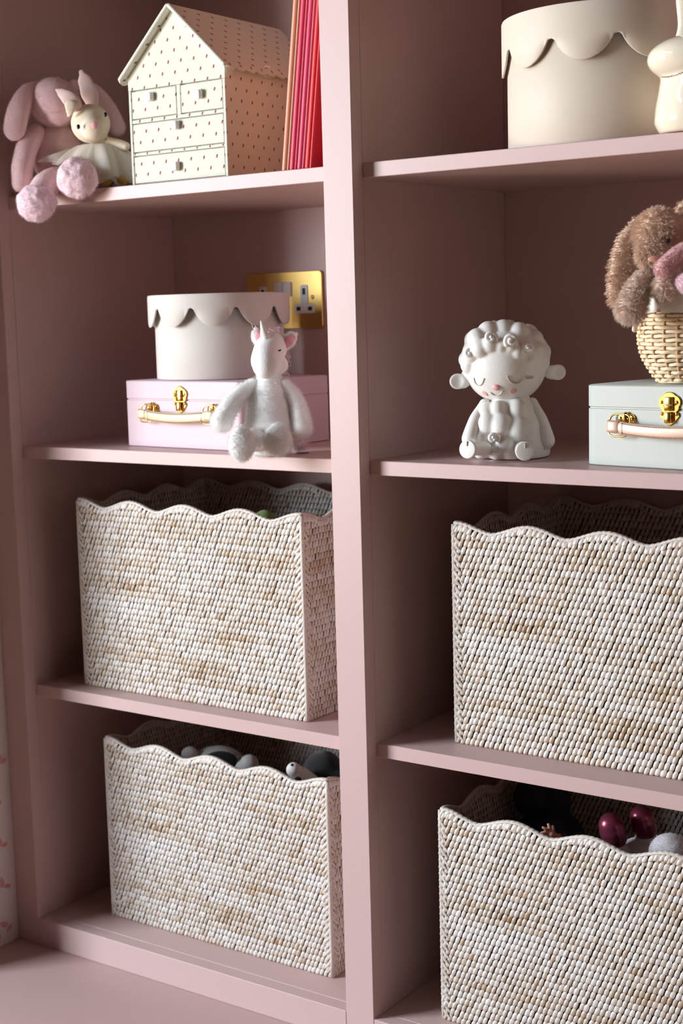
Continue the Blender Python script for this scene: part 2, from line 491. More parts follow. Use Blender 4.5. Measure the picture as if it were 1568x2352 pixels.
def suitcase(label, fl, ang, w, d, h, m, strap, r, hx=0.0):
    """fl = front-left bottom corner; ang = turn of the front; local x right, y into the shelf"""
    ax = Vector((math.cos(ang), math.sin(ang), 0)); ay = Vector((-math.sin(ang), math.cos(ang), 0))
    o = Vector(fl) + ax * (w / 2) + ay * (d / 2)
    M = frame(o, ax, ay, ZH)
    t = thing('suitcase', label, 'suitcase', o)
    P = case_outline(w, d, r)
    hs = h * 0.715
    def put(name, VF, mm, par=t, smooth=True, **k): return mk(name, *xf(VF, M), mm, par, smooth=smooth, **k)
    b = put('body', ring_solid(P, [(0.001, 0), (0, 0.001), (0, hs - 0.0012), (0.0012, hs - 0.0002), (0.0012, hs + 0.001)]), m)
    b2 = put('lid', ring_solid(P, [(0.0012, hs + 0.001), (0, hs + 0.0018), (0, h - 0.0012), (0.0012, h)]), m)
    for q in (b, b2):
        md = q.modifiers.new('split', 'EDGE_SPLIT'); md.split_angle = math.radians(40)
    yf = -d / 2
    # latch: lobed back plate, hasp, rivets
    lx, lz = hx, hs + 0.002
    up_, dn_ = [], []
    for k in range(60):
        a = 2 * PI * k / 60
        rr = 0.0132 * (1 + 0.10 * abs(math.cos(2.5 * (a - PI / 2))))
        up_.append((lx + rr * math.cos(a), lz + 0.0055 + rr * 0.86 * math.sin(a)))
    for k in range(30):
        a = 2 * PI * k / 30
        dn_.append((lx + 0.0125 * math.cos(a) * (1.0 if math.sin(a) > 0 else max(0.45, 1 + 0.55 * math.sin(a))), lz - 0.0085 + (0.0065 if math.sin(a) > 0 else 0.011) * math.sin(a)))
    lt = put('latch', join(plate(up_, yf - 0.0022, yf + 0.0002, 0.0007), plate(dn_, yf - 0.0019, yf + 0.0002, 0.0007)), GOLD, smooth=False)
    put('hasp', join(box(lx - 0.0052, lx + 0.0052, yf - 0.0052, yf - 0.002, lz - 0.003, lz + 0.0125, 0.001), box(lx - 0.0042, lx + 0.0042, yf - 0.0072, yf - 0.002, lz - 0.0165, lz - 0.004, 0.0015),
                     limb([(lx - 0.005, yf - 0.006, lz + 0.004), (lx + 0.005, yf - 0.006, lz + 0.004)], 0.0012, seg=8, rings=2)), GOLD, lt)
    for dx, dz in ((-0.0095, 0.0065), (0.0095, 0.0065), (-0.0092, -0.0065), (0.0092, -0.0065)):
        put('rivet', ball((lx + dx, yf - 0.002, lz + dz), 0.0022, 0.0016, 0.0022, axes=(Vector((1, 0, 0)), Vector((0, 1, 0)), ZH), sub=2), GOLD, lt)
    # handle: stitched strap bowing out of two rings
    hw = 0.0735; hz = hs - 0.0195; hh = 0.0072
    S = 40; V, F = [], []
    def yy(u): return yf - 0.011 - 0.005 * math.cos(u * PI / 2)
    def zz(u): return hz - 0.0045 * math.cos(u * PI / 2)
    for k in range(S + 1):
        u = -1 + 2 * k / S
        x = hx + u * hw
        for dy, dz in ((-0.0010, hh * 0.86), (-0.0019, hh * 0.5), (-0.0021, 0), (-0.0019, -hh * 0.5), (-0.0010, -hh * 0.86), (0, -hh), (0.0018, -hh), (0.0022, 0), (0.0018, hh), (0, hh)):
            V.append((x, yy(u) + dy, zz(u) + dz))
    for k in range(S):
        for i in range(10):
            a, b = k * 10 + i, k * 10 + (i + 1) % 10
            F.append([a, b, b + 10, a + 10])
    F.append(list(range(10))); F.append([S * 10 + i for i in range(10)][::-1])
    ha = put('handle', (np.array(V), F), strap)
    # folded ends wrapping the rings
    for s in (-1, 1):
        put('folded_end', join(limb([(hx + s * (hw - 0.008), yy(0.9) - 0.0012, hz - hh * 0.9), (hx + s * (hw - 0.008), yy(0.9) - 0.0012, hz + hh * 0.9)], 0.0085, seg=18, rings=4, flat=(0, 1, 0), ff=0.36, caps=False)), strap, ha)
    st = []
    for s in (-1, 1):
        for k in range(34):
            u = -0.72 + 1.44 * k / 33
            x = hx + u * hw
            st.append(box(x - 0.0009, x + 0.0009, yy(u) - 0.0026, yy(u) - 0.0012, zz(u) + s * hh * 0.76 - 0.0003, zz(u) + s * hh * 0.76 + 0.0003))
    for s in (-1, 1):
        for k in range(6):
            z = zz(0.8) - hh * 0.7 + 1.4 * hh * k / 5
            x = hx + s * 0.72 * hw
            st.append(box(x - 0.0003, x + 0.0003, yy(.8) - 0.0032, yy(.8) - 0.0018, z - 0.0006, z + 0.0006))
    put('stitching', join(*st), mat('thread', (150, 120, 90), rough=0.8), ha, kind='stuff', smooth=False)
    for s in (-1, 1):
        rx = hx + s * (hw - 0.0125)
        q = []
        for k in range(28):
            a = 2 * PI * k / 28
            ex = math.copysign(abs(math.cos(a)) ** 0.55, math.cos(a)) * 0.0135
            ez = math.copysign(abs(math.sin(a)) ** 0.55, math.sin(a)) * 0.0125
            q.append((rx + ex, yf - 0.0075 - 0.003 * (ez / 0.0125) * -1, hz + 0.001 + ez))
        q += q[:1]
        put('ring', limb(q, 0.0011, seg=8, rings=60, caps=False), GOLD)
        mt = put('mount', join(plate(rrect(rx + 0.006, hs - 0.0115, 0.024, 0.0115, 0.0055), yf - 0.0015, yf + 0.0002),
                               limb([(rx + 0.006, yf - 0.003, hs - 0.0175), (rx + 0.006, yf - 0.003, hs - 0.006)], 0.0028, seg=12, rings=3)), GOLD, smooth=False)
        for e in (-1, 1):
            put('rivet', ball((rx + 0.006 + e * 0.008, yf - 0.0016, hs - 0.0115), 0.0027, 0.0017, 0.0027, axes=(Vector((1, 0, 0)), Vector((0, 1, 0)), ZH), sub=2), GOLD, mt)
    return t
PINKC = mat('pale_pink_card', (218, 192, 199), rough=0.5, spec=0.4, bump=0.02, bscale=1500)
SAGE = mat('sage_card', (190, 193, 184), rough=0.5, spec=0.4, bump=0.02, bscale=1500)
GLEA = mat('gold_leather', (220, 196, 158), rough=0.48, metal=0.25, bump=0.05, bscale=900)
RLEA = mat('rose_gold_leather', (216, 182, 162), rough=0.48, metal=0.25, bump=0.05, bscale=900)
suitcase('pale pink card suitcase with gold strap handle under the small round box', (-0.4180, 0.0768, Z2 + 0.0005), math.radians(-3.85), 0.228, 0.19, 0.0940, PINKC, GLEA, 0.008)
suitcase('pale sage card suitcase with rose gold handle under the wicker basket', (0.3110, 0.0715, Z2 + 0.0005), math.radians(-7.9), 0.228, 0.18, 0.0925, SAGE, RLEA, 0.016)

# ------------------------------------------------------------------ scalloped rattan baskets
BW, BD, BPK, BVL = 0.4136, 0.290, 0.2835, 0.2715     # width, depth, peak and valley heights
def rattan_mat():
    m = mat('whitewashed_rattan', (214, 200, 184), rough=0.42, spec=0.5)
    nt = m.node_tree; b = nt.nodes['Principled BSDF']
    a = nt.nodes.new('ShaderNodeAttribute'); a.attribute_name = 'tint'
    r = nt.nodes.new('ShaderNodeValToRGB')
    e = r.color_ramp.elements
    e[0].position = 0.0; e[0].color = srgb((226, 220, 215))
    e[1].position = 1.0; e[1].color = srgb((150, 112, 80))
    for p, c in ((0.35, (215, 205, 196)), (0.6, (203, 186, 168)), (0.8, (184, 158, 130))):
        q = e.new(p); q.color = srgb(c)
    nt.links.new(a.outputs['Fac'], r.inputs[0])
    nt.links.new(r.outputs[0], b.inputs['Base Color'])
    return m
RATT = rattan_mat()
RDARK = mat('rattan_dark_brown', (96, 76, 58), rough=0.8, spec=0.2)  # dark brown stands in for shade in the weave holes; also colours the base
PX = 0.00689; ROWH = 0.0090

def scal(x, w, n):
    """height of the scalloped rim at distance x along a wall of width w with n scallops"""
    s = (x / w * n) % 1.0
    c = 0.5 + 0.5 * math.cos(2 * PI * s)
    return BVL + (BPK - BVL) * (c ** 0.8)

def weave(w, n, seed, lo=False):
    """stitches of one wall: x along, z up, d outward. shingled strands, lower end proud"""
    rg = np.random.default_rng(seed)
    us = np.array([-1, 0, 1.0]) if lo else np.array([-1, -0.45, 0.35, 1.0])
    #  v, depth, halfwidth, lean
    prof = [(-0.06, -0.0006, 0.62), (0.0, 0.0025, 0.88), (0.25, 0.0029, 0.95), (0.68, 0.0021, 0.95), (1.00, 0.0005, 0.66), (1.18, -0.0012, 0.42)]
    if lo: prof = [prof[i] for i in (0, 1, 2, 4, 5)]
    V, F, T = [], [], []
    nu, nv = len(us), len(prof)
    cols = int(round(w / PX))
    px = w / cols
    rows = int(math.ceil(BPK / ROWH)) + 1
    k = 0
    streak = [noise.noise(Vector((r * 0.9, seed * 3.7, 0))) for r in range(rows + 2)]
    quad = []
    for i in range(nv - 1):
        for j in range(nu - 1):
            quad.append((i * nu + j, i * nu + j + 1, (i + 1) * nu + j + 1, (i + 1) * nu + j))
    def stitch(xc, zc, h, tintv, xtop=0.0, zmax=None, dd=0.0):
        nonlocal k
        dz = rg.normal(0, 0.0004); dx = rg.normal(0, 0.00025); ww = px * 0.5 * (0.93 + rg.normal(0, 0.05)); da = 1 + rg.normal(0, 0.14)
        for v, d, hw in prof:
            for u in us:
                x = xc + dx + u * ww * hw + (v - 0.5) * px * 0.38
                z = max(zc + dz + v * h, 0.0)
                x = min(max(x, 0.0012), w - 0.0012)
                if zmax is not None: z = min(z, zmax(x))
                V.append((x, z, max(d * da * (1 - 0.50 * u * u) + dd, -0.0012)))
                T.append(min(max(tintv + rg.normal(0, 0.02) + 0.15 * max(0, u) - 0.15 * max(0, -u), 0), 1))  # one edge paler, the other tanner: light from the side put into tint
        for q in quad: F.append([a + k for a in q])
        k += nu * nv
    for r in range(rows):
        z0 = r * ROWH
        off = (-0.42 * r) % 1.0
        for c in range(-1, cols + 1):
            xc = (c + off + 0.5) * px
            if xc < 0.001 or xc > w - 0.001: continue
            top = scal(xc, w, n) - 0.0030
            if z0 + 0.2 * ROWH > top - 0.0045: continue
            ts = noise.noise(Vector((xc * 9, z0 * 60 + seed, seed * 1.3)))
            t = 0.47 + 0.34 * ts + 0.16 * streak[r] + rg.normal(0, 0.085)
            if rg.random() < 0.035: t += 0.22
            stitch(xc, z0, ROWH, t, zmax=lambda x: scal(x, w, n) - 0.003)
    # the row that follows the rim
    for c in range(cols):
        xc = (c + 0.5) * px
        stitch(xc, scal(xc, w, n) - 0.0105, 0.0072, 0.35 + rg.normal(0, 0.09), dd=0.0006)
    return np.array(V), np.array(F), np.array(T)

def wall_map(side, inner):
    e = 0.0052
    def f(P):
        x, z, d = P[:, 0], P[:, 1], P[:, 2]
        if side in ('front', 'back'):
            y = {('front', 0): -BD / 2 + 0.0 - d, ('front', 1): -BD / 2 + e + d, ('back', 0): BD / 2 + d, ('back', 1): BD / 2 - e - d}[(side, inner)]
            return np.stack([x - BW / 2, y, z], 1)
        xx = {('left', 0): -BW / 2 - d, ('left', 1): -BW / 2 + e + d, ('right', 0): BW / 2 + d, ('right', 1): BW / 2 - e - d}[(side, inner)]
        return np.stack([xx, x - BD / 2, z], 1)
    return f

def hole_shade_panel(w, n):  # flat dark sheet added behind the stitches so the gaps read as shaded
    S = n * 20; V, F = [], []
    for k in range(S + 1):
        x = w * k / S; t = scal(x, w, n) - 0.0035
        V += [(x, 0.001, 0.0), (x, t, 0.0)]
    for k in range(S): F.append([2 * k, 2 * k + 2, 2 * k + 3, 2 * k + 1])
    return np.array(V), F

def make_basket(loc, label, group):
    t = thing('rattan_basket', label, 'basket', loc, group)
    for i, (side, w, n) in enumerate((('front', BW, 4), ('right', BD, 3), ('back', BW, 4), ('left', BD, 3))):
        V, F, T = weave(w, n, 11 + i, lo=side in ('back',))
        Vi, Fi, Ti = weave(w, n, 31 + i, lo=True)
        Vo = wall_map(side, 0)(V); Vin = wall_map(side, 1)(Vi)
        A = np.concatenate([Vo, Vin]); FF = F.tolist() + (Fi + len(Vo)).tolist()
        mk('woven_' + side, A, FF, RATT, t, local=True, tint=np.concatenate([T, Ti]), kind='stuff')
        cV, cF = hole_shade_panel(w, n)
        a = wall_map(side, 0)(cV + np.array([0, 0, -0.0011])); b = wall_map(side, 1)(cV + np.array([0, 0, -0.0011]))
        mk('hole_shade_' + side, *join((a, cF), (b, cF)), RDARK, t, local=True, smooth=False)
    # rim: a bound roll following the scallops all the way round
    path = []
    S = 480
    hw, hd = BW / 2 - 0.0026, BD / 2 - 0.0026
    per = [('x', -hw, hw, -hd), ('y', -hd, hd, hw), ('x', hw, -hw, hd), ('y', hd, -hd, -hw)]
    for ax, a, b, cst in per:
        m = 260 if ax == 'x' else 190
        for k in range(m):
            u = a + (b - a) * k / m
            z = scal(abs(u - a) / abs(b - a) * (BW if ax == 'x' else BD), BW if ax == 'x' else BD, 4 if ax == 'x' else 3) - 0.0022
            path.append(Vector((u, cst, z)) if ax == 'x' else Vector((cst, u, z)))
    n = len(path); V, F, T = [], [], []
    sg = 8; s = 0.0
    for i, p in enumerate(path):
        q = path[(i + 1) % n]; tn = (q - path[i - 1]).normalized()
        out = Vector((tn.y, -tn.x, 0)).normalized(); up = out.cross(tn) * -1
        if up.z < 0: up = -up
        s += (q - p).length
        saw = (s / PX) % 1.0
        for j in range(sg):
            a = 2 * PI * j / sg
            sw = (saw + 0.5 * math.sin(a) * 0.9) % 1.0
            r = 0.0034 * (0.80 + 0.34 * sw)
            V.append(p + out * math.cos(a) * r * 1.15 + up * math.sin(a) * r * 0.75)
            T.append(0.30 + 0.16 * (1 - sw) + 0.1 * rng.random())
    for i in range(n):
        for j in range(sg):
            F.append([i * sg + j, i * sg + (j + 1) % sg, ((i + 1) % n) * sg + (j + 1) % sg, ((i + 1) % n) * sg + j])
    mk('rim_binding', V, F, RATT, t, local=True, tint=T)
    # corner posts with diagonal wraps
    for sx in (-1, 1):
        for sy in (-1, 1):
            parts, tt = [], []
            cx, cy = sx * (BW / 2 - 0.0008), sy * (BD / 2 - 0.0008)
            P = limb([(cx, cy, 0.001), (cx, cy, BPK - 0.004)], 0.0034, seg=10, rings=12, caps=False)
            parts.append(P); tt += [0.4] * len(P[0])
            for r in range(30):
                z = 0.004 + r * ROWH
                for fx in (0, 1):
                    o1 = Vector((cx + sx * 0.0015, cy + sy * 0.0015, z + 0.0115))
                    e1 = Vector((cx - sx * 0.0098, cy + sy * 0.0022, z)) if fx else Vector((cx + sx * 0.0022, cy - sy * 0.0098, z))
                    if z > BPK - 0.02: continue
                    Q = limb([o1, (o1 + e1) / 2 + Vector((0 if fx else sx * 0.0008, sy * 0.0008 if fx else 0, 0)), e1], [0.0021, 0.0024, 0.0019], seg=7, rings=4,
                             flat=(0, 1, 0) if fx else (1, 0, 0), ff=0.5)
                    parts.append(Q); tt += [min(1, max(0, 0.42 + rng.normal() * 0.12))] * len(Q[0])
            mk('corner_wrap', *join(*parts), RATT, t, local=True, tint=tt, kind='stuff')
    mk('base', *box(-BW / 2 + 0.006, BW / 2 - 0.006, -BD / 2 + 0.006, BD / 2 - 0.006, 0.0008, 0.006, 0.001), RDARK, t, local=True, smooth=False)
    return t

BZ = 0.0006
def copy_thing(src, loc, label):
    c = src.copy(); COL.objects.link(c); c.location = loc; c['label'] = label
    ORG[c] = Vector(loc)
    for ch in list(src.children):
        d = ch.copy(); COL.objects.link(d); d.parent = c
    return c
GB = 'white washed rattan baskets'
bk1 = make_basket((-0.2975, 0.0565 + BD / 2, Z3 + BZ), 'scalloped rattan basket on the left second shelf, under the unicorn', GB)
LBK = {'LU': bk1}
LBK['LL'] = copy_thing(bk1, (-0.2780, 0.0700 + BD / 2, BZ), 'scalloped rattan basket on the bottom left shelf, holding black and white toys')
LBK['RU'] = copy_thing(bk1, (0.1310 + BW / 2, 0.0740 + BD / 2, Z3 + BZ), 'scalloped rattan basket on the right second shelf, below the sheep')
LBK['RL'] = copy_thing(bk1, (0.1190 + BW / 2, 0.0495 + BD / 2, BZ), 'scalloped rattan basket on the bottom right shelf, holding the doll boots')

# ------------------------------------------------------------------ printed fabric house with drawers
def sprig_mat(name, base, du=0.0222, dv=0.0285):
    m = mat(name, base, rough=0.85, spec=0.2, bump=0.15, bscale=1800)
    nt = m.node_tree; b = nt.nodes['Principled BSDF']; h = N(nt)
    uv = nt.nodes.new('ShaderNodeUVMap'); uv.uv_map = 'UVMap'
    sp = nt.nodes.new('ShaderNodeSeparateXYZ'); nt.links.new(uv.outputs[0], sp.inputs[0])
    def lattice(ox, oy):
        u = h.m('SUBTRACT', h.m('FRACT', h.m('ADD', h.m('DIVIDE', sp.outputs[0], du), ox + 10)), 0.5)
        v = h.m('SUBTRACT', h.m('FRACT', h.m('ADD', h.m('DIVIDE', sp.outputs[1], dv), oy + 10)), 0.5)
        return h.m('MULTIPLY', u, du), h.m('MULTIPLY', v, dv)
    def blob(u, v, cx, cy, a, b_):
        x = h.m('DIVIDE', h.m('SUBTRACT', u, cx), a); y = h.m('DIVIDE', h.m('SUBTRACT', v, cy), b_)
        return h.m('LESS_THAN', h.m('ADD', h.m('MULTIPLY', x, x), h.m('MULTIPLY', y, y)), 1.0)
    bud, leaf = None, None
    for ox, oy in ((0, 0), (0.5, 0.5)):
        u, v = lattice(ox, oy)
        p = h.m('MAXIMUM', blob(u, v, -0.0002, -0.0009, 0.0016, 0.0010), blob(u, v, 0.0001, -0.0020, 0.0007, 0.0006))
        g = h.m('MAXIMUM', blob(u, v, 0.0002, 0.0006, 0.0009, 0.0019), blob(u, v, 0.0011, 0.0008, 0.0006, 0.0010))
        bud = p if bud is None else h.m('MAXIMUM', bud, p)
        leaf = g if leaf is None else h.m('MAXIMUM', leaf, g)
    m1 = nt.nodes.new('ShaderNodeMixRGB'); m1.inputs[1].default_value = srgb(base); m1.inputs[2].default_value = srgb((96, 74, 66))
    nt.links.new(leaf, m1.inputs[0])
    m2 = nt.nodes.new('ShaderNodeMixRGB'); nt.links.new(m1.outputs[0], m2.inputs[1]); m2.inputs[2].default_value = srgb((164, 92, 92))
    nt.links.new(bud, m2.inputs[0]); nt.links.new(m2.outputs[0], b.inputs['Base Color'])
    return m
SPRIG = sprig_mat('sprig_cotton', (224, 223, 208))
PIPING = mat('cream_piping', (224, 223, 208), rough=0.85, spec=0.2)
RIBBON = mat('white_ribbon', (240, 240, 234), rough=0.7, spec=0.3)

hx0, hx1, hy0, hy1, hzb = -0.350, -0.1805, 0.0400, 0.262, Z1 + 0.0005
hze, hza = 1.2325, 1.3125
hs_ = thing('fabric_house_chest', 'house shaped chest of drawers in cream fabric with tiny sprigs, by the books', 'chest of drawers', ((hx0 + hx1) / 2, (hy0 + hy1) / 2, hzb))
hm = (hx0 + hx1) / 2
fr = 0.0042
def hpart(name, VF, m=SPRIG, par=hs_, smooth=False, uv=True, **k): return mk(name, VF[0], VF[1], m, par, smooth=smooth, uv=uv, **k)
# body: side walls, back, gable walls
P = [(hx0, hzb), (hx1, hzb), (hx1, hze), (hm, hza), (hx0, hze)]
def prism(P, y0, y1):
    n = len(P); V = [(x, y0, z) for x, z in P] + [(x, y1, z) for x, z in P]
    F = [list(range(n)), [n + i for i in range(n)][::-1]] + [[i, i + n, (i + 1) % n + n, (i + 1) % n] for i in range(n)]
    return np.array(V), F
rows_ = [(1.1765, 1.2135), (1.1325, 1.1700), (1.0905, 1.1270)]
hpart('body', prism(P, hy0 + 0.006, hy1))
strips = [box(hx0, hx0 + fr, hy0, hy0 + 0.0065, hzb, rows_[0][1] + 0.001, 0.0008), box(hx1 - fr, hx1, hy0, hy0 + 0.0065, hzb, rows_[0][1] + 0.001, 0.0008),
          box(hx0 + fr, hx1 - fr, hy0 + 0.0004, hy0 + 0.0065, rows_[1][1] + 0.0008, rows_[0][0] - 0.0008, 0.0008),
          box(hx0 + fr, hx1 - fr, hy0 + 0.0004, hy0 + 0.0065, rows_[2][1] + 0.0008, rows_[1][0] - 0.0008, 0.0008),
          box(hm + 0.001, hm + 0.0075, hy0 + 0.0004, hy0 + 0.0065, rows_[0][0] - 0.0008, rows_[0][1] + 0.001, 0.0008)]
hpart('front_frame', join(*strips))
hpart('gable_panel', prism([(hx0, rows_[0][1] + 0.0012), (hx1, rows_[0][1] + 0.0012), (hx1, hze), (hm, hza), (hx0, hze)], hy0, hy0 + 0.0065))
drw = [(hx0 + fr + 0.0016, hm + 0.0000, rows_[0], (-0.309, 1.2030)), (hm + 0.0088, hx1 - fr - 0.0008, rows_[0], (-0.2235, 1.1975)),
       (hx0 + fr + 0.0016, hx1 - fr - 0.0008, rows_[1], (-0.2655, 1.1620)), (hx0 + fr + 0.0016, hx1 - fr - 0.0008, rows_[2], (-0.2680, 1.1085))]
for i, (a, b, (z0, z1), tb) in enumerate(drw):
    d = hpart('drawer', box(a, b, hy0 + 0.0002, hy0 + 0.008, z0 + 0.0005, z1 - 0.0005, 0.0007))
    hpart('ribbon_pull', box(tb[0] - 0.0055, tb[0] + 0.0055, hy0 - 0.0075, hy0 + 0.0008, tb[1] - 0.0058, tb[1] + 0.0058, 0.0022), RIBBON, d, smooth=True)
# roof slabs
sl = math.atan2(hza - hze, (hx1 - hx0) / 2); rt = 0.0048; ov = 0.0085; fo = 0.0085
for s in (-1, 1):
    ux = Vector((s * math.cos(sl), 0, -math.sin(sl))); nx = Vector((s * math.sin(sl), 0, math.cos(sl)))
    L = math.hypot((hx1 - hx0) / 2, hza - hze) + ov
    base = Vector((hm, 0, hza + 0.0004))
    V, F = [], []
    ny = 120; y0, y1 = hy0 - fo, hy1 + 0.006
    for k in range(ny + 1):
        y = y0 + (y1 - y0) * k / ny
        sc = 0.0062 * abs(math.sin(PI * (k / ny * 11))) ** 0.7
        for (u, w_) in ((0, 0), (L * 0.5, 0), (L - 0.003, 0), (L + sc, 0.0010), (L + sc, rt - 0.001), (L - 0.003, rt), (L * 0.5, rt), (0, rt)):
            q = base + ux * u + nx * w_; V.append((q.x, y, q.z))
    for k in range(ny):
        for i in range(8):
            a, b = k * 8 + i, k * 8 + (i + 1) % 8
            F.append([a, b, b + 8, a + 8])
    F.append(list(range(8))); F.append([ny * 8 + i for i in range(8)][::-1])
    rf = hpart('roof_panel', (np.array(V), F))
    # rounded piping along the front edge
    e0 = base + ux * 0.0 + nx * rt * 0.5; e1 = base + ux * (L - 0.002) + nx * rt * 0.5
    e0.y = e1.y = y0
    hpart('piping', limb([e0, e1], 0.0029, seg=10, rings=4), PIPING, rf, smooth=True)
hpart('ribbon_tab', box(-0.1798, -0.1768, 0.120, 0.133, 1.2235, 1.2395, 0.0008), RIBBON)

# ------------------------------------------------------------------ thin books leaning on the divider
def book_mat(n, c): return mat(n, c, rough=0.45, spec=0.45)
BK = [('peach_cover', (222, 150, 122), 648.0, 657.5, 0, 'peach thin book, first from the fabric house'),
      ('sand_cover', (226, 184, 150), 657.8, 665.0, 3.2, 'sand coloured thin book with lilac edge beside the peach one'),
      ('crimson_cover', (212, 62, 92), 665.6, 675.6, 0, 'crimson thin book right of the sand coloured one'),
      ('rose_cover', (218, 92, 118), 675.8, 682.6, 2.0, 'narrow rose pink book with lilac edge after the crimson one'),
      ('deep_rose_cover', (214, 72, 104), 683.2, 692.6, 0, 'wider rose pink book in the middle right of the row'),
      ('blush_cover', (222, 108, 132), 692.8, 699.8, 2.0, 'pale rose book with lilac edge before the red ones'),
      ('red_cover', (206, 36, 38), 700.4, 711.0, 0, 'bright scarlet thin book, second from the divider'),
      ('cherry_cover', (204, 30, 44), 711.4, 718.5, 0, 'cherry red book nearest the divider, its side cover in view')]
LILAC = mat('lilac_cover', (176, 156, 178), rough=0.5)
PAGES = mat('book_pages', (232, 224, 208), rough=0.8, nscale=400, namt=0.1)
YB = 0.030
lean = math.atan2(at(674, 0, YB).x - at(648, 389, YB).x, at(674, 0, YB).z - at(648, 389, YB).z)
for i, (mn, col, pa, pb, lil, lab) in enumerate(BK):
    yb = YB
    xa = at(pa, 389, yb).x; xb = at(pb, 389, yb).x
    w_ = (xb - xa) * math.cos(lean) - 0.0005
    hgt = 0.262
    zb = Z1 + 0.0006 + 0.0
    ax = Vector((math.cos(lean), 0, -math.sin(lean))); az = Vector((math.sin(lean), 0, math.cos(lean)))
    o = Vector((xa, yb, zb + w_ * math.sin(lean)))
    M = frame(o, ax, Vector((0, 1, 0)), az)
    t = thing('book', lab, 'book', o, 'thin books leaning beside the fabric house')
    cm = book_mat(mn, col)
    dp = 0.20
    la = min(lil * 0.00055, w_ * 0.35)
    # cover: rounded spine and two boards
    V, F = [], []
    prof = []
    for k in range(9):
        a = PI * k / 8
        prof.append((la + (w_ - la) / 2 - (w_ - la) / 2 * math.cos(a), -0.0022 * math.sin(a) ** 0.8))
    prof = [(la, dp)] + prof + [(w_, dp), (w_ - 0.0012, dp), (w_ - 0.0012, 0.0014), (la + 0.0012, 0.0014), (la + 0.0012, dp)]
    n = len(prof)
    for z in (0, hgt):
        for x, y in prof: V.append((x, y, z))
    F = [[k, (k + 1) % n, (k + 1) % n + n, k + n] for k in range(n)] + [list(range(n))[::-1], [n + k for k in range(n)]]
    co = mk('cover', *xf((np.array(V), F), M), cm, t, smooth=False)
    mk('pages', *xf(box(la + 0.0013, w_ - 0.0013, 0.0016, dp - 0.003, 0.002, hgt - 0.002), M), PAGES, t, smooth=False)
    if la: mk('back_board', *xf(box(0, la, 0.0006, dp, 0, hgt), M), LILAC, t, smooth=False)

# ------------------------------------------------------------------ soft toy materials
def plush(name, col, col2=None): return mat(name, col, rough=0.9, spec=0.15, sheen=0.35, nscale=90, namt=0.10, bump=0.5, bscale=500)
PINKF = plush('dusky_pink_fur', (242, 206, 208))
PINKS = plush('pale_pink_sole', (244, 214, 222))
WHITEF = plush('white_fur', (255, 252, 246))
CREAMF = mat('cream_cotton', (238, 222, 198), rough=0.85, spec=0.2, bump=0.2, bscale=1200)
BLUSHC = mat('blush_cotton', (226, 196, 190), rough=0.85, spec=0.2, bump=0.2, bscale=1200)
EYEM = mat('dark_eye', (26, 24, 24), rough=0.2, spec=0.6)
NOSEP = mat('pink_nose', (226, 160, 160), rough=0.6)
EARP = mat('pink_ear_lining', (240, 170, 184), rough=0.85)

# ------------------------------------------------------------------ pink bunny sitting at the left end of the top shelf
fb = Fig((-0.497, 0.056, 1.15))
X, Rr = fb.p, fb.r
pb_ = thing('plush_bunny', 'dusky pink floppy eared plush bunny, feet over the top shelf edge', 'soft toy', (-0.497, 0.056, Z1))
zf = lambda V, z: np.where(np.arange(3) == 2, np.maximum(V, z), V)
V, F = join(ball(X(136, 368, 0), Rr(62), Rr(46), Rr(66), sub=4, nz=0.0012, nsc=45), ball(X(130, 330, 0), Rr(50), Rr(40), Rr(46), sub=4, nz=0.0012))
V = zf(V, Z1 + 0.0025)
o = mk('torso', V, F, PINKF, pb_); remesh(o, 0.0022, 5); fur(o, 5000, 0.0030, seed=1)
V, F = ball(X(126, 236, -0.012), Rr(56), Rr(50), Rr(54), sub=4, nz=0.0015, nsc=40)
o = mk('head', V, F, PINKF, pb_); fur(o, 5000, 0.0034, seed=2)
V, F = ball(X(133, 262, -0.024), Rr(36), Rr(24), Rr(26), sub=3, nz=0.001)
o = mk('muzzle', V, F, PINKF, pb_); fur(o, 1500, 0.0030, seed=21)
for i, (P_, R_) in enumerate((([(92, 199, -0.012), (62, 214, -0.026), (43, 252, -0.040), (33, 297, -0.044)], [13, 20, 25, 25]),
                              ([(170, 196, 0.016), (212, 208, 0.030), (246, 246, 0.028), (269, 293, 0.020)], [13, 17, 19, 20]))):
    V, F = limb([X(*p) for p in P_], [Rr(r) for r in R_], flat=BH, ff=0.55, nz=0.0009, nsc=50, seed=i)
    o = mk('ear', V, F, PINKF, pb_); fur(o, 2600, 0.0030, seed=3 + i)
for i, (P_, R_) in enumerate((([(84, 306, -0.016), (62, 340, -0.034), (52, 385, -0.042), (50, 420, -0.042)], [20, 24, 25, 22]),
                              ([(178, 306, 0.020), (200, 340, 0.034), (212, 384, 0.040), (214, 404, 0.040)], [18, 22, 23, 20]))):
    V, F = limb([X(*p) for p in P_], [Rr(r) for r in R_], nz=0.0009, nsc=50, seed=i + 4)
    o = mk('arm', zf(V, Z1 + 0.0018), F, PINKF, pb_); fur(o, 2400, 0.0030, seed=6 + i)
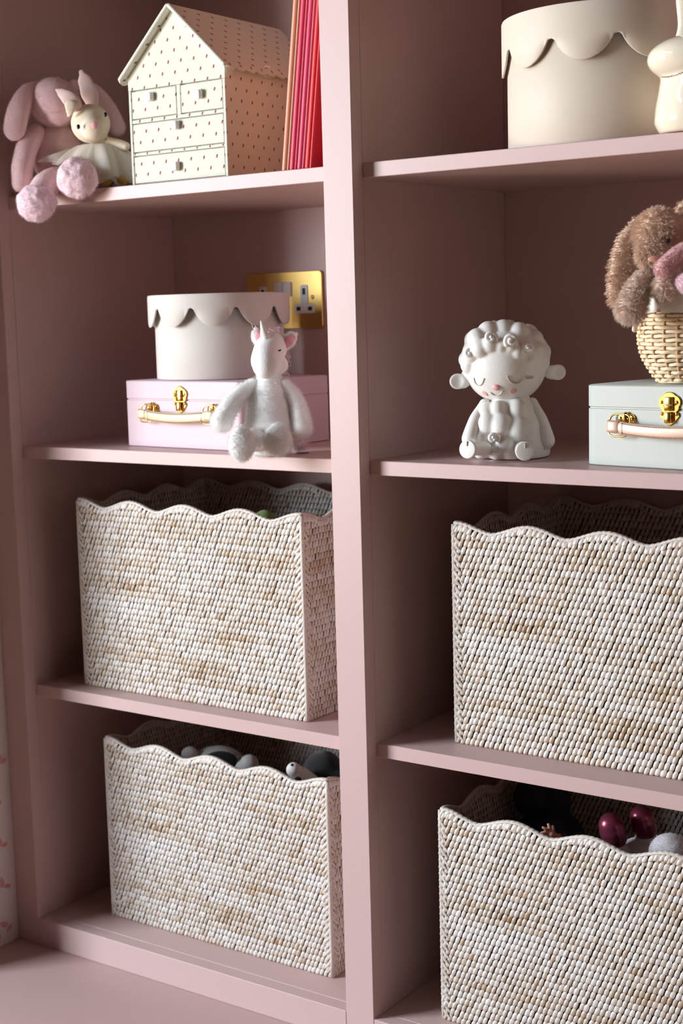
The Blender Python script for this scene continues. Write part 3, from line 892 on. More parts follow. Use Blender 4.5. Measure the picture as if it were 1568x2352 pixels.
for i, (P_, R_, fc, fr_) in enumerate((([(132, 412, -0.030), (108, 424, -0.055), (92, 446, -0.078)], [30, 30, 30], (84, 466, -0.096), (45, 40)),
                                       ([(172, 404, -0.020), (176, 406, -0.045), (177, 409, -0.070)], [30, 31, 32], (177, 409, -0.098), (46, 45)))):
    V, F = limb([X(*p) for p in P_], [Rr(r) for r in R_], nz=0.0009, nsc=50, seed=i + 9)
    lg = mk('leg', zf(V, Z1 + 0.0018) if i else np.where((V[:, 1:2] > 0.016) & (np.arange(3) == 2), np.maximum(V, Z1 + 0.0018), V), F, PINKF, pb_)
    fur(lg, 1800, 0.0028, seed=9 + i)
    V, F = ball(X(*fc), Rr(fr_[0]), Rr(26), Rr(fr_[1]), sub=5, nz=0.0019, nsc=80, seed=i)
    o = mk('foot', V, F, PINKS, lg, label='paler pink crinkled foot'); fur(o, 3000, 0.0026, seed=12 + i)
# ------------------------------------------------------------------ cream ballet bunny doll leaning on the pink bunny
fd = Fig((-0.400, 0.088, 1.15))
X, Rr = fd.p, fd.r
bd = thing('bunny_doll', 'cream cotton bunny doll in a sheer tulle skirt, next to the pink bunny', 'doll', (-0.400, 0.088, Z1))
V, F = join(ball(X(208, 284, -0.015), Rr(45), Rr(40), Rr(44), sub=4), ball(X(216, 296, -0.035), Rr(30), Rr(24), Rr(26), sub=3))
o = mk('head', V, F, CREAMF, bd); remesh(o, 0.0016, 28)
V, F = join(limb([X(226, 318, 0.0), X(236, 350, 0.004), X(240, 392, 0.006)], [Rr(22), Rr(30), Rr(34)]),)
o = mk('torso', zf(V, Z1 + 0.001), F, CREAMF, bd)
V, F = limb([X(215, 246, -0.004), X(206, 216, -0.010), X(195, 186, -0.010), X(187, 166, -0.008)], [Rr(13), Rr(20), Rr(16), Rr(6)], flat=BH, ff=0.25)
er = mk('ear', V, F, BLUSHC, bd, label='upright cream ear with blush lining')
V, F = limb([X(176, 252, -0.020), X(170, 238, -0.034), X(158, 226, -0.036), X(142, 214, -0.030), X(131, 207, -0.026)], [Rr(10), Rr(17), Rr(17), Rr(11), Rr(4)], flat=BH, ff=0.22)
mk('ear', V, F, BLUSHC, bd, label='folded drooping cream ear')
V, F = limb([X(162, 243, -0.040), X(160, 256, -0.040), X(157, 266, -0.036)], [Rr(13), Rr(9), Rr(3)], flat=BH, ff=0.25)
mk('ear_tip', V, F, CREAMF, bd)
for px, py, b, s in ((180, 291, -0.048, 1), (242, 263, -0.038, 1)):
    mk('eye', *ball(X(px, py, b), Rr(4.2), Rr(2.5), Rr(5.5), sub=2), EYEM, bd)
mk('nose', *ball(X(217, 287, -0.0600), Rr(7), Rr(3), Rr(8.5), sub=3), NOSEP, bd)
V, F = limb([X(250, 326, -0.006), X(276, 332, -0.010), X(289, 336, -0.012)], [Rr(11), Rr(11), Rr(10)]); mk('arm', V, F, CREAMF, bd)
SHOE = mat('mustard_felt', (198, 158, 96), rough=0.8)
for P_ in ([(244, 398, 0.004), (243, 411, -0.008), (243, 415, -0.020)], [(262, 398, -0.004), (272, 410, -0.012), (282, 415, -0.016)]):
    V, F = limb([X(*p) for p in P_], [Rr(12), Rr(11), Rr(11)]); lg = mk('leg', zf(V, Z1 + 0.001), F, CREAMF, bd)
    V, F = ball(X(P_[2][0], P_[2][1], P_[2][2] - 0.004), Rr(15), Rr(14), Rr(14), sub=3); mk('shoe', zf(V, Z1 + 0.001), F, SHOE, lg)

def tulle_mat():
    m = bpy.data.materials.new('ivory_tulle'); m.use_nodes = True
    nt = m.node_tree; b = nt.nodes['Principled BSDF']
    b.inputs['Base Color'].default_value = srgb((252, 244, 230)); b.inputs['Roughness'].default_value = 0.9
    b.inputs['Alpha'].default_value = 0.55
    b.inputs['Sheen Weight'].default_value = 0.4
    return m
TULLE = tulle_mat()
def skirt(top, rx, ry, hem_r, drop, seed, nfold, lean_):
    V, F = [], []; S, Rn = 120, 14
    for i in range(Rn + 1):
        u = i / Rn
        for j in range(S):
            a = 2 * PI * j / S
            fold = math.sin(a * nfold + seed + 1.4 * noise.noise(Vector((a * 1.5, seed, 0)))) * (0.10 + 0.18 * noise.noise(Vector((math.cos(a) * 2, math.sin(a) * 2, seed))))
            e = u ** 0.75
            rr = 1 + fold * u * 1.2
            c = top + RH * math.cos(a) * (rx + (hem_r[0] - rx) * e) * rr + BH * math.sin(a) * (ry + (hem_r[1] - ry) * e) * rr
            z = top.z - drop * u ** 1.6 * (1 + 0.15 * math.cos(a + seed)) + 0.004 * u * math.sin(a * nfold * 0.7 + seed * 2) + lean_ * math.cos(a) * u
            V.append((c.x, c.y, max(z, Z1 + 0.0012)))
    for i in range(Rn):
        for j in range(S):
            F.append([i * S + j, i * S + (j + 1) % S, (i + 1) * S + (j + 1) % S, (i + 1) * S + j])
    return np.array(V), F
tp = X(230, 332, 0.0)
g_ = fb.p
CAPS = [(g_(172, 404, -0.020), g_(177, 409, -0.070), fb.r(33)),         (g_(132, 412, -0.030), g_(92, 446, -0.078), fb.r(31)), (g_(130, 330, 0), g_(136, 375, 0), fb.r(57))]
for q, (hr, dr, sd, nf, ln) in enumerate((((0.068, 0.034), 0.040, 1.0, 9, -0.010), ((0.060, 0.034), 0.053, 3.1, 11, -0.004), ((0.052, 0.032), 0.060, 5.2, 12, 0.0))):
    V, F = skirt(tp, 0.016, 0.014, hr, dr, sd, nf, ln)
    # the cloth drapes over the bunny's legs and keeps off its tummy
    for A_, B_, r_ in CAPS[:2]:
        A_, B_ = np.array(A_), np.array(B_); ab = (B_ - A_)[:2]
        tt_ = np.clip(((V[:, :2] - A_[:2]) @ ab) / (ab @ ab), 0, 1)
        c_ = A_ + tt_[:, None] * (B_ - A_)
        dh = np.linalg.norm(V[:, :2] - c_[:, :2], axis=1)
        zt = c_[:, 2] + np.sqrt(np.maximum((r_ + 0.004) ** 2 - dh ** 2, 0)) + 0.0015 + 0.0012 * (2 - q)
        V[:, 2] = np.where(dh < r_ + 0.008, np.maximum(V[:, 2], zt), V[:, 2])
    A_, B_, r_ = CAPS[2]
    A_, B_ = np.array(A_), np.array(B_) - np.array((0, 0, 0.04)); ab = B_ - A_
    for it in range(2):
        tt_ = np.clip(((V - A_) @ ab) / (ab @ ab), 0, 1)
        d_ = (V - (A_ + tt_[:, None] * ab)) * np.array((1, 1, 0)); l_ = np.linalg.norm(d_, axis=1)
        k_ = l_ < r_ + 0.006
        V[k_] += d_[k_] / l_[k_][:, None] * (r_ + 0.006 - l_[k_])[:, None]
    V[:, 0] = np.minimum(V[:, 0], hx0 - 0.0015); V[:, 2] = np.maximum(V[:, 2], Z1 + 0.0010)
    mk('tulle_layer', V, F, TULLE, bd)

# ------------------------------------------------------------------ white unicorn on the second shelf
fu = Fig((-0.112, 0.042, 0.80))
X, Rr = fu.p, fu.r
un = thing('plush_unicorn', 'white plush unicorn sitting at the edge of the second shelf', 'soft toy', (-0.112, 0.042, Z2))
V, F = limb([X(618, 872, 0.004), X(617, 905, 0.0), X(617, 945, -0.004), X(619, 985, -0.006), X(619, 1012, -0.006)], [Rr(30), Rr(42), Rr(50), Rr(57), Rr(52)], seg=32, rings=24, flat=BH, ff=0.78, nz=0.0008, nsc=50)
o = mk('torso', zf(V, Z2 + 0.0018), F, WHITEF, un); fur(o, 9000, 0.0040, seed=31)
V, F = join(ball(X(622, 800, 0.0), Rr(37), Rr(38), Rr(38), sub=4), limb([X(618, 805, -0.004), X(612, 828, -0.024), X(611, 838, -0.034)], [Rr(36), Rr(36), Rr(32)], seg=28),
            ball(X(640, 838, -0.012), Rr(22), Rr(26), Rr(22), sub=3))
o = mk('head', V, F, WHITEF, un); remesh(o, 0.0018, 8); fur(o, 7000, 0.0040, seed=32)
HORN = mat('pearl_horn', (236, 230, 222), rough=0.35, spec=0.6, sheen=0.2)
hv = []
b0, b1 = X(612, 784, -0.012), X(599, 737, -0.010)
V, F = [], []
S, Rn = 20, 40
tn = (b1 - b0).normalized(); sx1 = tn.orthogonal().normalized(); sy1 = tn.cross(sx1)
for i in range(Rn + 1):
    u = i / Rn
    for j in range(S):
        a = 2 * PI * j / S
        rr = Rr(13.5) * (1 - u * 0.88) * (1 + 0.10 * abs(math.sin((a + u * 16) / 2)))
        V.append(b0 + tn * (b1 - b0).length * u + (sx1 * math.cos(a) + sy1 * math.sin(a)) * rr)
V.append(b1 + tn * 0.001)
for i in range(Rn):
    for j in range(S): F.append([i * S + j, i * S + (j + 1) % S, (i + 1) * S + (j + 1) % S, (i + 1) * S + j])
for j in range(S): F.append([Rn * S + j, Rn * S + (j + 1) % S, len(V) - 1])
mk('horn', V, F, HORN, un)
for i, (P_, R_, P2, R2) in enumerate((([(650, 796, 0.004), (662, 783, 0.002), (673, 772, 0.002), (680, 767, 0.003)], [13, 17, 13, 4], [(656, 792, -0.004), (665, 782, -0.006), (673, 774, -0.005)], [8, 10, 5]),
                                      ([(597, 790, 0.004), (591, 776, 0.002), (588, 764, 0.002), (587, 755, 0.003)], [11, 14, 11, 4], [(598, 786, -0.004), (594, 774, -0.006), (591, 764, -0.005)], [7, 9, 5]))):
    V, F = limb([X(*p) for p in P_], [Rr(r) for r in R_], flat=BH, ff=0.4); e = mk('ear', V, F, WHITEF, un); fur(e, 900, 0.0024, seed=33 + i)
    V, F = limb([X(*p) for p in P2], [Rr(r) for r in R2], flat=BH, ff=0.4); mk('ear_lining', V, F, EARP, e, label='pink ear lining')
for px, py, a, b in ((639, 803, -0.0275, 1),):
    V, F = limb([X(px - 5, py - 2, a), X(px, py + 3, a - 0.001), X(px + 5, py + 1, a)], [Rr(1.8)] * 3, seg=8, rings=6); mk('closed_eye', V, F, EYEM, un)
WISP = mat('pale_pink_yarn', (236, 214, 220), rough=0.8)
def strand(p0, p1, amp, turns, r, seed):
    pts = []; d = (p1 - p0); ln = d.length; t = d.normalized(); a1 = t.orthogonal().normalized(); a2 = t.cross(a1)
    for k in range(15):
        u = k / 14
        pts.append(p0 + d * u + (a1 * math.cos(turns * 2 * PI * u + seed) + a2 * math.sin(turns * 2 * PI * u + seed)) * amp * min(1, 2.5 * u))
    return limb(pts, r, seg=5, rings=40)
rd = random.Random(5)
parts = []
for k in range(14):
    a = rd.uniform(0, 6.28)
    parts.append(strand(X(624 + rd.uniform(-8, 10), 776, 0.0 + rd.uniform(-0.006, 0.006)), X(630 + rd.uniform(-14, 18), 754 + rd.uniform(-4, 12), rd.uniform(-0.008, 0.008)), 0.0018 + rd.random() * 0.002, rd.uniform(1, 2.2), 0.00028, a))
mk('forelock', *join(*parts), WISP, un, kind='stuff')
parts = []
for k in range(26):
    y0 = 790 + k * 2.6
    parts.append(strand(X(644 + rd.uniform(-3, 3), y0, 0.018), X(664 + rd.uniform(-8, 6), y0 + 14 + rd.uniform(-4, 10), 0.022), 0.0012 + rd.random() * 0.002, rd.uniform(1, 2), 0.00028, rd.uniform(0, 6)))
parts.append(strand(X(590, 770, 0.0), X(577, 741, -0.004), 0.0008, 0.6, 0.0003, 1))
parts.append(strand(X(596, 762, 0.0), X(584, 747, -0.004), 0.0008, 0.6, 0.0003, 2))
mk('mane', *join(*parts), WISP, un, kind='stuff')
for i, (P_, R_) in enumerate((([(580, 886, 0.0), (552, 905, -0.010), (524, 938, -0.020), (508, 968, -0.024)], [16, 19, 22, 25]),
                              ([(654, 886, 0.0), (676, 915, -0.004), (688, 952, -0.010), (692, 982, -0.014)], [16, 19, 22, 24]))):
    V, F = limb([X(*p) for p in P_], [Rr(r) for r in R_], nz=0.0007, nsc=50, seed=i); o = mk('arm', V, F, WHITEF, un); fur(o, 4000, 0.0040, seed=36 + i)
for i, (P_, R_, fc, fr_) in enumerate((([(590, 1010, -0.024), (572, 1012, -0.045), (560, 1016, -0.062)], [26, 25, 24], (554, 1019, -0.074), (28, 40)),
                                       ([(632, 1010, -0.020), (636, 1010, -0.035), (637, 1011, -0.050)], [27, 26, 26], (638, 1010, -0.058), (31, 37)))):
    V, F = limb([X(*p) for p in P_], [Rr(r) for r in R_], nz=0.0006, nsc=50, seed=i + 4); lg = mk('leg', V, F, WHITEF, un); fur(lg, 1500, 0.0024, seed=40 + i)
    V, F = ball(X(*fc), Rr(fr_[0]), Rr(20), Rr(fr_[1]), sub=4, nz=0.0008, nsc=60, seed=i)
    o = mk('foot', V, F, WHITEF, lg); fur(o, 3500, 0.0036, seed=43 + i)
V, F = limb([X(668, 1010, 0.030), X(682, 1022, 0.030), X(694, 1018, 0.034)], [Rr(10), Rr(12), Rr(8)], nz=0.001)
o = mk('tail', zf(V, Z2 + 0.001), F, WISP, un, label='pale pink yarn tail'); fur(o, 700, 0.006, seed=46, rad=0.0004)
p0 = X(680, 1028, 0.012)
mk('care_tag', *xf(box(0, 0.016, -0.004, 0.004, 0, 0.0006), frame(Vector((p0.x, p0.y, Z2 + 0.0008)), RH, BH, ZH)), mat('grey_tag', (110, 112, 118), rough=0.6), un, smooth=False)

# ------------------------------------------------------------------ white sheep lamp
SHEEP = mat('white_vinyl', (240, 236, 230), rough=0.42, spec=0.35, sss=0.15)
LINEM = mat('engraved_line', (196, 186, 172), rough=0.6)
CHEEK = mat('pink_paint_spot', (240, 176, 174), rough=0.4)
fs = Fig((0.196, 0.124, 0.80))
X, Rr = fs.p, fs.r
sh = thing('sheep_lamp', 'white sheep shaped lamp with closed eyes, sitting between divider and sage case', 'lamp', (0.196, 0.124, Z2))
hc = X(1160, 840, 0.0)
PRT = [ball(hc, Rr(94), Rr(90), Rr(86), sub=4)]
rs = random.Random(3)
# woolly cap: a mass over crown and back plus knobs round the brow
PRT.append(ball(X(1161, 817, 0.006), Rr(102), Rr(98), Rr(73), sub=4))
for px, py, b, r in ((1078, 838, -0.022, 19), (1084, 812, -0.030, 20), (1103, 800, -0.039, 21), (1125, 792, -0.044, 19), (1150, 795, -0.046, 17), (1172, 797, -0.046, 18), (1188, 812, -0.043, 17),
                     (1214, 826, -0.038, 16), (1228, 806, -0.030, 20), (1240, 832, -0.020, 20), (1096, 778, -0.026, 22), (1122, 764, -0.022, 24), (1156, 760, -0.022, 24), (1190, 766, -0.022, 24),
                     (1222, 782, -0.016, 24), (1243, 808, -0.010, 20), (1075, 862, -0.008, 15), (1072, 826, -0.006, 18), (1090, 782, 0.0, 22), (1136, 758, 0.006, 20), (1168, 756, 0.006, 20), (1212, 768, 0.006, 22)):
    PRT.append(ball(X(px, py, b + (0.0085 if px < 1180 else 0.0045)), Rr(r * 1.12), sub=3))
def spiral(cx, cy, b, r, turns, t0, dirn=1, th=5.0):
    pts, rr = [], []
    for k in range(26):
        u = k / 25
        a = t0 + dirn * turns * 2 * PI * u
        q = r * (1 - 0.80 * u)
        pts.append(X(cx + q * math.cos(a), cy + q * math.sin(a), b - 0.004 * u)); rr.append(Rr(th * (1.0 - 0.15 * u)))
    return limb(pts, rr, seg=10, rings=60)
CURL = [spiral(1174, 782, -0.0490, 15, 1.3, 2.4, 1), spiral(1214, 796, -0.0425, 12, 1.2, 3.4, -1), spiral(1126, 776, -0.0430, 14, 1.2, 0.3, -1), spiral(1076, 812, -0.0290, 10, 1.1, 0.2, -1, 5)]
o = mk('head', *join(*PRT), SHEEP, sh); remesh(o, 0.0012, 16)
for c_ in CURL: mk('wool_curl', *c_, SHEEP, sh)
PRT = [limb([X(1166, 908, 0.002), X(1171, 945, 0.0), X(1178, 985, 0.0), X(1182, 1030, 0.0)], [Rr(46), Rr(60), Rr(74), Rr(82)], seg=40, rings=24)]
for px, py, b, r in ((1118, 945, -0.030, 18), (1143, 940, -0.036, 16), (1187, 940, -0.034, 20), (1120, 975, -0.038, 20), (1150, 978, -0.043, 22), (1188, 988, -0.041, 26), (1100, 1005, -0.036, 18), (1158, 1018, -0.048, 16), (1170, 1036, -0.046, 14), (1140, 1040, -0.044, 14), (1105, 1035, -0.030, 16), (1200, 960, -0.034, 14)):
    PRT.append(ball(X(px, py, b + 0.0105), Rr(r * 1.3), sub=3))
mk('wool_curl', *spiral(1132, 1007, -0.0450, 12, 1.3, 0.4, -1, 4.5), SHEEP, sh)
V, F = join(*PRT)
o = mk('body', zf(V, Z2 + 0.0008), F, SHEEP, sh); remesh(o, 0.0013, 22)
for P_, R_ in (([(1112, 928, -0.010), (1090, 968, -0.024), (1078, 1008, -0.030)], [12, 15, 18]), ([(1222, 926, -0.008), (1244, 972, -0.018), (1255, 1012, -0.024)], [13, 16, 19])):
    V, F = limb([X(*p) for p in P_], [Rr(r) for r in R_], seg=24, rings=24); mk('arm', V, F, SHEEP, sh)
hv = mk('hoof_notch', *limb([X(1250, 1032, -0.034), X(1250, 1024, -0.036)], Rr(1.2), seg=8, rings=3), LINEM, sh)
for P_, R_ in (([(1112, 1030, -0.034), (1090, 1031, -0.052), (1074, 1032, -0.066)], [17, 15, 21]), ([(1196, 1030, -0.036), (1202, 1034, -0.056), (1205, 1036, -0.072)], [18, 17, 21.5])):
    pts = [X(*p) for p in P_]
    V, F = limb(pts, [Rr(r) for r in R_], seg=28, rings=20, caps=True)
    d = (pts[2] - pts[1]).normalized(); lim = pts[2] + d * 0.0012
    V = np.array([tuple(Vector(v) - d * max(0, (Vector(v) - lim).dot(d)) * 0.92) for v in V])
    lg = mk('leg', zf(V, Z2 + 0.0006), F, SHEEP, sh)
    q = lim + d * 0.0008 + ZH * Rr(12)
    mk('toe_notch', *limb([q + ZH * Rr(5), q - ZH * Rr(4)], Rr(1.3), seg=8, rings=3), LINEM, lg)
for P_, R_ in (([(1082, 876, -0.002), (1066, 876, -0.004), (1050, 876, -0.004)], [8, 16, 18]), ([(1246, 856, -0.004), (1264, 855, -0.008), (1281, 855, -0.008)], [9, 16, 18])):
    pts = [X(*p) for p in P_]
    V, F = limb(pts, [Rr(r) for r in R_], seg=24, rings=16, flat=BH, ff=0.42)
    # dished inside of the ear
    c = pts[2] - BH * 0.006
    V2 = []
    for v in V:
        v = Vector(v); w = v - pts[2]
        if w.dot(BH) < 0:
            rr = math.hypot(w.dot(RH), w.z) / Rr(18)
            if rr < 0.85: v = v + BH * 0.0035 * (1 - (rr / 0.85) ** 2)
        V2.append(v)
    mk('ear', V2, F, SHEEP, sh)
# features laid on the front of the face
def face_pt(px, py, lift=0.0005):
    d = ray(px, py).normalized()
    M = (RH, BH, ZH); rad = (Rr(94), Rr(90), Rr(86))
    oc = CAM - hc
    o_ = Vector([oc.dot(a) / r for a, r in zip(M, rad)]); dd = Vector([d.dot(a) / r for a, r in zip(M, rad)])
    A, B_, C_ = dd.dot(dd), 2 * o_.dot(dd), o_.dot(o_) - 1
    t = (-B_ - math.sqrt(max(0, B_ * B_ - 4 * A * C_))) / (2 * A)
    q = CAM + d * t
    return q + (CAM - q).normalized() * lift
def face_line(pts, r, m, name):
    V, F = limb([face_pt(*p) for p in pts], Rr(r), seg=8, rings=24); return mk(name, V, F, m, sh)
face_line([(1165, 864), (1170, 874), (1180, 880), (1192, 878), (1201, 869), (1204, 859)], 1.5, LINEM, 'closed_eye')
face_line([(1088, 869), (1091, 879), (1098, 885), (1106, 882), (1111, 870)], 1.3, LINEM, 'closed_eye')
for k in range(3):
    face_line([(1207, 863 + 3.2 * k), (1216, 864 + 3 * k), (1224, 864 + 2 * k)], 0.7, LINEM, 'eyelash')
face_line([(1127, 902), (1133, 907), (1141, 908), (1149, 905), (1154, 898)], 1.3, LINEM, 'mouth')
def spot(px, py, a, b, name, th=0.0015):
    c = face_pt(px, py, 0.0); n = (c - hc).normalized(); u = n.cross(ZH).normalized() * -1; w = n.cross(u) * -1
    mk(name, *ball(c, Rr(a), th, Rr(b), axes=(u, n, w), sub=3), CHEEK, sh)
spot(1139, 890, 10, 8, 'nose', 0.003); spot(1178, 898, 9, 7.5, 'cheek', 0.0008); spot(1113, 904, 7, 8, 'cheek', 0.0008)

# ------------------------------------------------------------------ cream ceramic rabbit at the right edge of the top shelf
CER = mat('cream_glaze', (238, 224, 200), rough=0.06, spec=0.7, coat=0.8)
CERL = mat('dotted_underglaze', (176, 150, 130), rough=0.2)
fc_ = Fig((0.462, 0.060, 1.15))
X, Rr = fc_.p, fc_.r
base = X(1612, 310, 0.0)
cr_ = thing('ceramic_rabbit', 'glossy cream ceramic rabbit standing in front of the large round box', 'ornament', (base.x, base.y, Z1))
P_ = [(1612, 322, 98), (1612, 308, 107), (1612, 280, 110), (1612, 240, 106), (1612, 205, 99), (1612, 182, 96)]
pr = [(0.0004, Z1 + 0.0006)]
for px, py, r in P_:
    pr.append((Rr(r), max(X(px, py, 0).z, Z1 + 0.0006)))
pr[1] = (Rr(96), Z1 + 0.0006)
pr = pr[:2] + [(a, b) for a, b in pr[2:] if b > Z1 + 0.002]
for k in range(1, 7):
    a = k / 6 * PI / 2; pr.append((max(Rr(96) * math.cos(a), 0.0004), pr[-1][1] if k == 0 else X(1612, 182, 0).z + Rr(30) * math.sin(a)))
Vb = lathe([(r, z) for r, z in pr], 64, (base.x, base.y, 0))
hd = ball(X(1612, 134, -0.004), Rr(126), Rr(100), Rr(57), sub=4)
o = mk('body', *join(Vb, hd), CER, cr_); remesh(o, 0.0016, 30)
for s in (-1, 1):
    V, F = limb([X(1612 + s * 38, 100, 0.004), X(1612 + s * 34, 60, 0.006), X(1612 + s * 32, 0, 0.008), X(1612 + s * 34, -50, 0.010)], [Rr(26), Rr(22), Rr(28), Rr(14)], seg=24, rings=24, flat=BH, ff=0.6)
    mk('ear', V, F, CER, cr_)
parts = []
for k in range(40):
    a = PI + 0.10 + (PI - 0.2) * k / 39
    q = Vector((base.x, base.y, X(1612, 172, 0).z + 0.004 * math.sin(a * 3))) + RH * math.cos(a) * Rr(98.2) + BH * math.sin(a) * Rr(98.2)
    parts.append(ball(q, 0.0012, 0.0008, 0.0009, sub=1))
mk('dotted_band', *join(*parts), CERL, cr_, kind='stuff')

# ------------------------------------------------------------------ wicker basket with fabric liner on the sage case
WIC = mat('pale_wicker', (238, 216, 180), rough=0.5, spec=0.4, nscale=60, namt=0.08)
WIC2 = mat('tan_stake', (204, 160, 116), rough=0.55, spec=0.3)
cz = Z2 + 0.0005 + 0.0925
wb = at(1572, 800, 0.118)
wc = Vector((wb.x, wb.y, cz + 0.0006))
wk = thing('wicker_basket', 'small pale wicker basket lined with floral cloth on the sage case', 'basket', wc)
HB = 0.082
def wr(u):
    """radius of the wicker wall at height fraction u"""
    return 0.028 + 0.0235 * math.sin(min(1, u / 0.62) * PI / 2) ** 0.85 if u < 0.62 else 0.0515 - 0.0045 * ((u - 0.62) / 0.38) ** 1.5
NS, NR = 21, 18
for r in range(NR):
    u = (r + 0.5) / NR
    z = wc.z + 0.0018 + HB * u; R0 = wr(u)
    pts = []
    S = NS * 5
    V, F = [], []
    sg = 7
    for k in range(S):
        a = 2 * PI * k / S
        wob = 0.0015 * math.sin(a * NS / 2 + (PI if r % 2 else 0))
        zz_ = z + 0.00035 * math.sin(a * 3 + r) + 0.0003 * math.cos(a * NS + r)
        for j in range(sg):
            b = 2 * PI * j / sg
            rr = R0 + wob + 0.0018 * math.cos(b)
            V.append((wc.x + rr * math.cos(a), wc.y + rr * math.sin(a), zz_ + 0.0022 * math.sin(b)))
    for k in range(S):
        for j in range(sg):
            F.append([k * sg + j, ((k + 1) % S) * sg + j, ((k + 1) % S) * sg + (j + 1) % sg, k * sg + (j + 1) % sg])
    mk('wicker_strand', V, F, WIC, wk)
for k in range(NS):
    a = 2 * PI * (k + 0.5) / NS
    pts = []
    for i in range(12):
        u = i / 11; R0 = wr(u); pts.append((wc.x + R0 * math.cos(a), wc.y + R0 * math.sin(a), wc.z + 0.0022 + (HB - 0.002) * u))
    mk('stake', *limb(pts, 0.0017, seg=7, rings=22), WIC2, wk)
mk('base', *lathe([(0.0003, 0.0002), (0.029, 0.0002), (0.031, 0.002), (0.029, 0.004), (0.0003, 0.004)], 40, wc), WIC, wk)
def floral_mat():
    m = mat('floral_cotton', (240, 232, 220), rough=0.85, spec=0.2, bump=0.15, bscale=1500)
    nt = m.node_tree; b = nt.nodes['Principled BSDF']; h = N(nt)
    tc = nt.nodes.new('ShaderNodeTexCoord')
    def spots(scale, thr, col, prev, off):
        mp = nt.nodes.new('ShaderNodeMapping'); mp.inputs['Location'].default_value = off
        nt.links.new(tc.outputs['Object'], mp.inputs[0])
        v = nt.nodes.new('ShaderNodeTexVoronoi'); v.inputs['Scale'].default_value = scale
        ns = nt.nodes.new('ShaderNodeTexNoise'); ns.inputs['Scale'].default_value = 420
        nt.links.new(mp.outputs[0], v.inputs['Vector']); nt.links.new(mp.outputs[0], ns.inputs['Vector'])
        d = h.m('ADD', v.outputs['Distance'], h.m('MULTIPLY', h.m('SUBTRACT', ns.outputs['Fac'], 0.5), 0.30))
        mx = nt.nodes.new('ShaderNodeMixRGB'); nt.links.new(h.m('LESS_THAN', d, thr), mx.inputs[0])
        if prev is None: mx.inputs[1].default_value = srgb((240, 232, 220))
        else: nt.links.new(prev, mx.inputs[1])
        mx.inputs[2].default_value = srgb(col); return mx.outputs[0]
    c = spots(62, 0.20, (226, 150, 156), None, (0, 0, 0))
    c = spots(70, 0.13, (140, 160, 150), c, (0.013, 0.004, -0.006))
    nt.links.new(c, b.inputs['Base Color']); return m
FLOR = floral_mat()
V, F = [], []; S = 144
prof = [(0.0415, 0.052), (0.043, 0.088), (0.0445, 0.109), (0.046, 0.1135), (0.0485, 0.1120), (0.0500, 0.102), (0.0508, 0.090), (0.0512, 0.080)]
for i, (r, z) in enumerate(prof):
    for k in range(S):
        a = 2 * PI * k / S
        f = 1 + (0.018 if i > 2 else 0.006) * math.sin(a * 14 + 2.2 * math.sin(a * 3)) 
        zz_ = z + 0.0022 * math.sin(a * 7 + 1.3) * (1 if 2 <= i <= 4 else 0.3)
        V.append((wc.x + r * f * math.cos(a), wc.y + r * f * math.sin(a), wc.z + zz_))
for i in range(len(prof) - 1):
    for k in range(S): F.append([i * S + k, i * S + (k + 1) % S, (i + 1) * S + (k + 1) % S, (i + 1) * S + k])
o = mk('cloth_liner', V, F, FLOR, wk)
md = o.modifiers.new('thick', 'SOLIDIFY'); md.thickness = 0.001
fk = Fig((wc.x, wc.y, wc.z + 0.06)); X, Rr = fk.p, fk.r
mk('toggle', *limb([X(1464, 728, -0.008), X(1459, 746, -0.009), X(1457, 757, -0.009)], [Rr(4.5), Rr(6), Rr(6.5)], flat=BH, ff=0.5), mat('cream_toggle', (236, 222, 200), rough=0.5), wk)

# ------------------------------------------------------------------ brown bunny in the wicker basket, with a pink bunny beside it
BRN = plush('beige_brown_fur', (232, 202, 178)); BRNL = plush('light_beige_fur', (228, 204, 186))
ff_ = Fig((wc.x, wc.y, 0.96)); X, Rr = ff_.p, ff_.r
bb = thing('plush_bunny', 'fluffy beige brown plush bunny sitting in the wicker basket', 'soft toy', (wc.x, wc.y, wc.z + 0.03))
def furry(name, VF, m, par, n, ln, seed, **k):
    o = mk(name, VF[0], VF[1], m, par, **k); fur(o, n, ln, seed=seed, rough_=0.22, droop=0.5, rad=0.0003, kids=9, clump=0.4); return o
furry('torso', join(ball(X(1556, 655, 0.004), Rr(46), Rr(36), Rr(50), sub=4)), BRNL, bb, 700, 0.006, 60)
furry('head', join(ball(X(1512, 540, -0.016), Rr(52), Rr(50), Rr(60), sub=4, nz=0.0012), ), BRN, bb, 1500, 0.0075, 61)
furry('muzzle', ball(X(1500, 580, -0.038), Rr(36), Rr(24), Rr(30), sub=4, nz=0.001), BRN, bb, 700, 0.0065, 62)
furry('ear', limb([X(1466, 512, 0.004), X(1443, 555, -0.004), X(1428, 612, -0.010), X(1424, 668, -0.014), X(1432, 706, -0.014)], [Rr(14), Rr(24), Rr(27), Rr(26), Rr(18)], flat=BH, ff=0.5, nz=0.0008), BRN, bb, 1100, 0.0065, 63)
furry('ear', limb([X(1560, 500, 0.010), X(1580, 480, 0.018), X(1612, 500, 0.030), X(1640, 560, 0.036), X(1648, 620, 0.036)], [Rr(14), Rr(22), Rr(26), Rr(26), Rr(20)], flat=BH, ff=0.5, nz=0.0008), BRN, bb, 1000, 0.0065, 64)
furry('arm', limb([X(1500, 624, -0.030), X(1476, 645, -0.042), X(1458, 676, -0.050), X(1448, 706, -0.054)], [Rr(18), Rr(21), Rr(26), Rr(29)], nz=0.0008), BRNL, bb, 1100, 0.0062, 65)
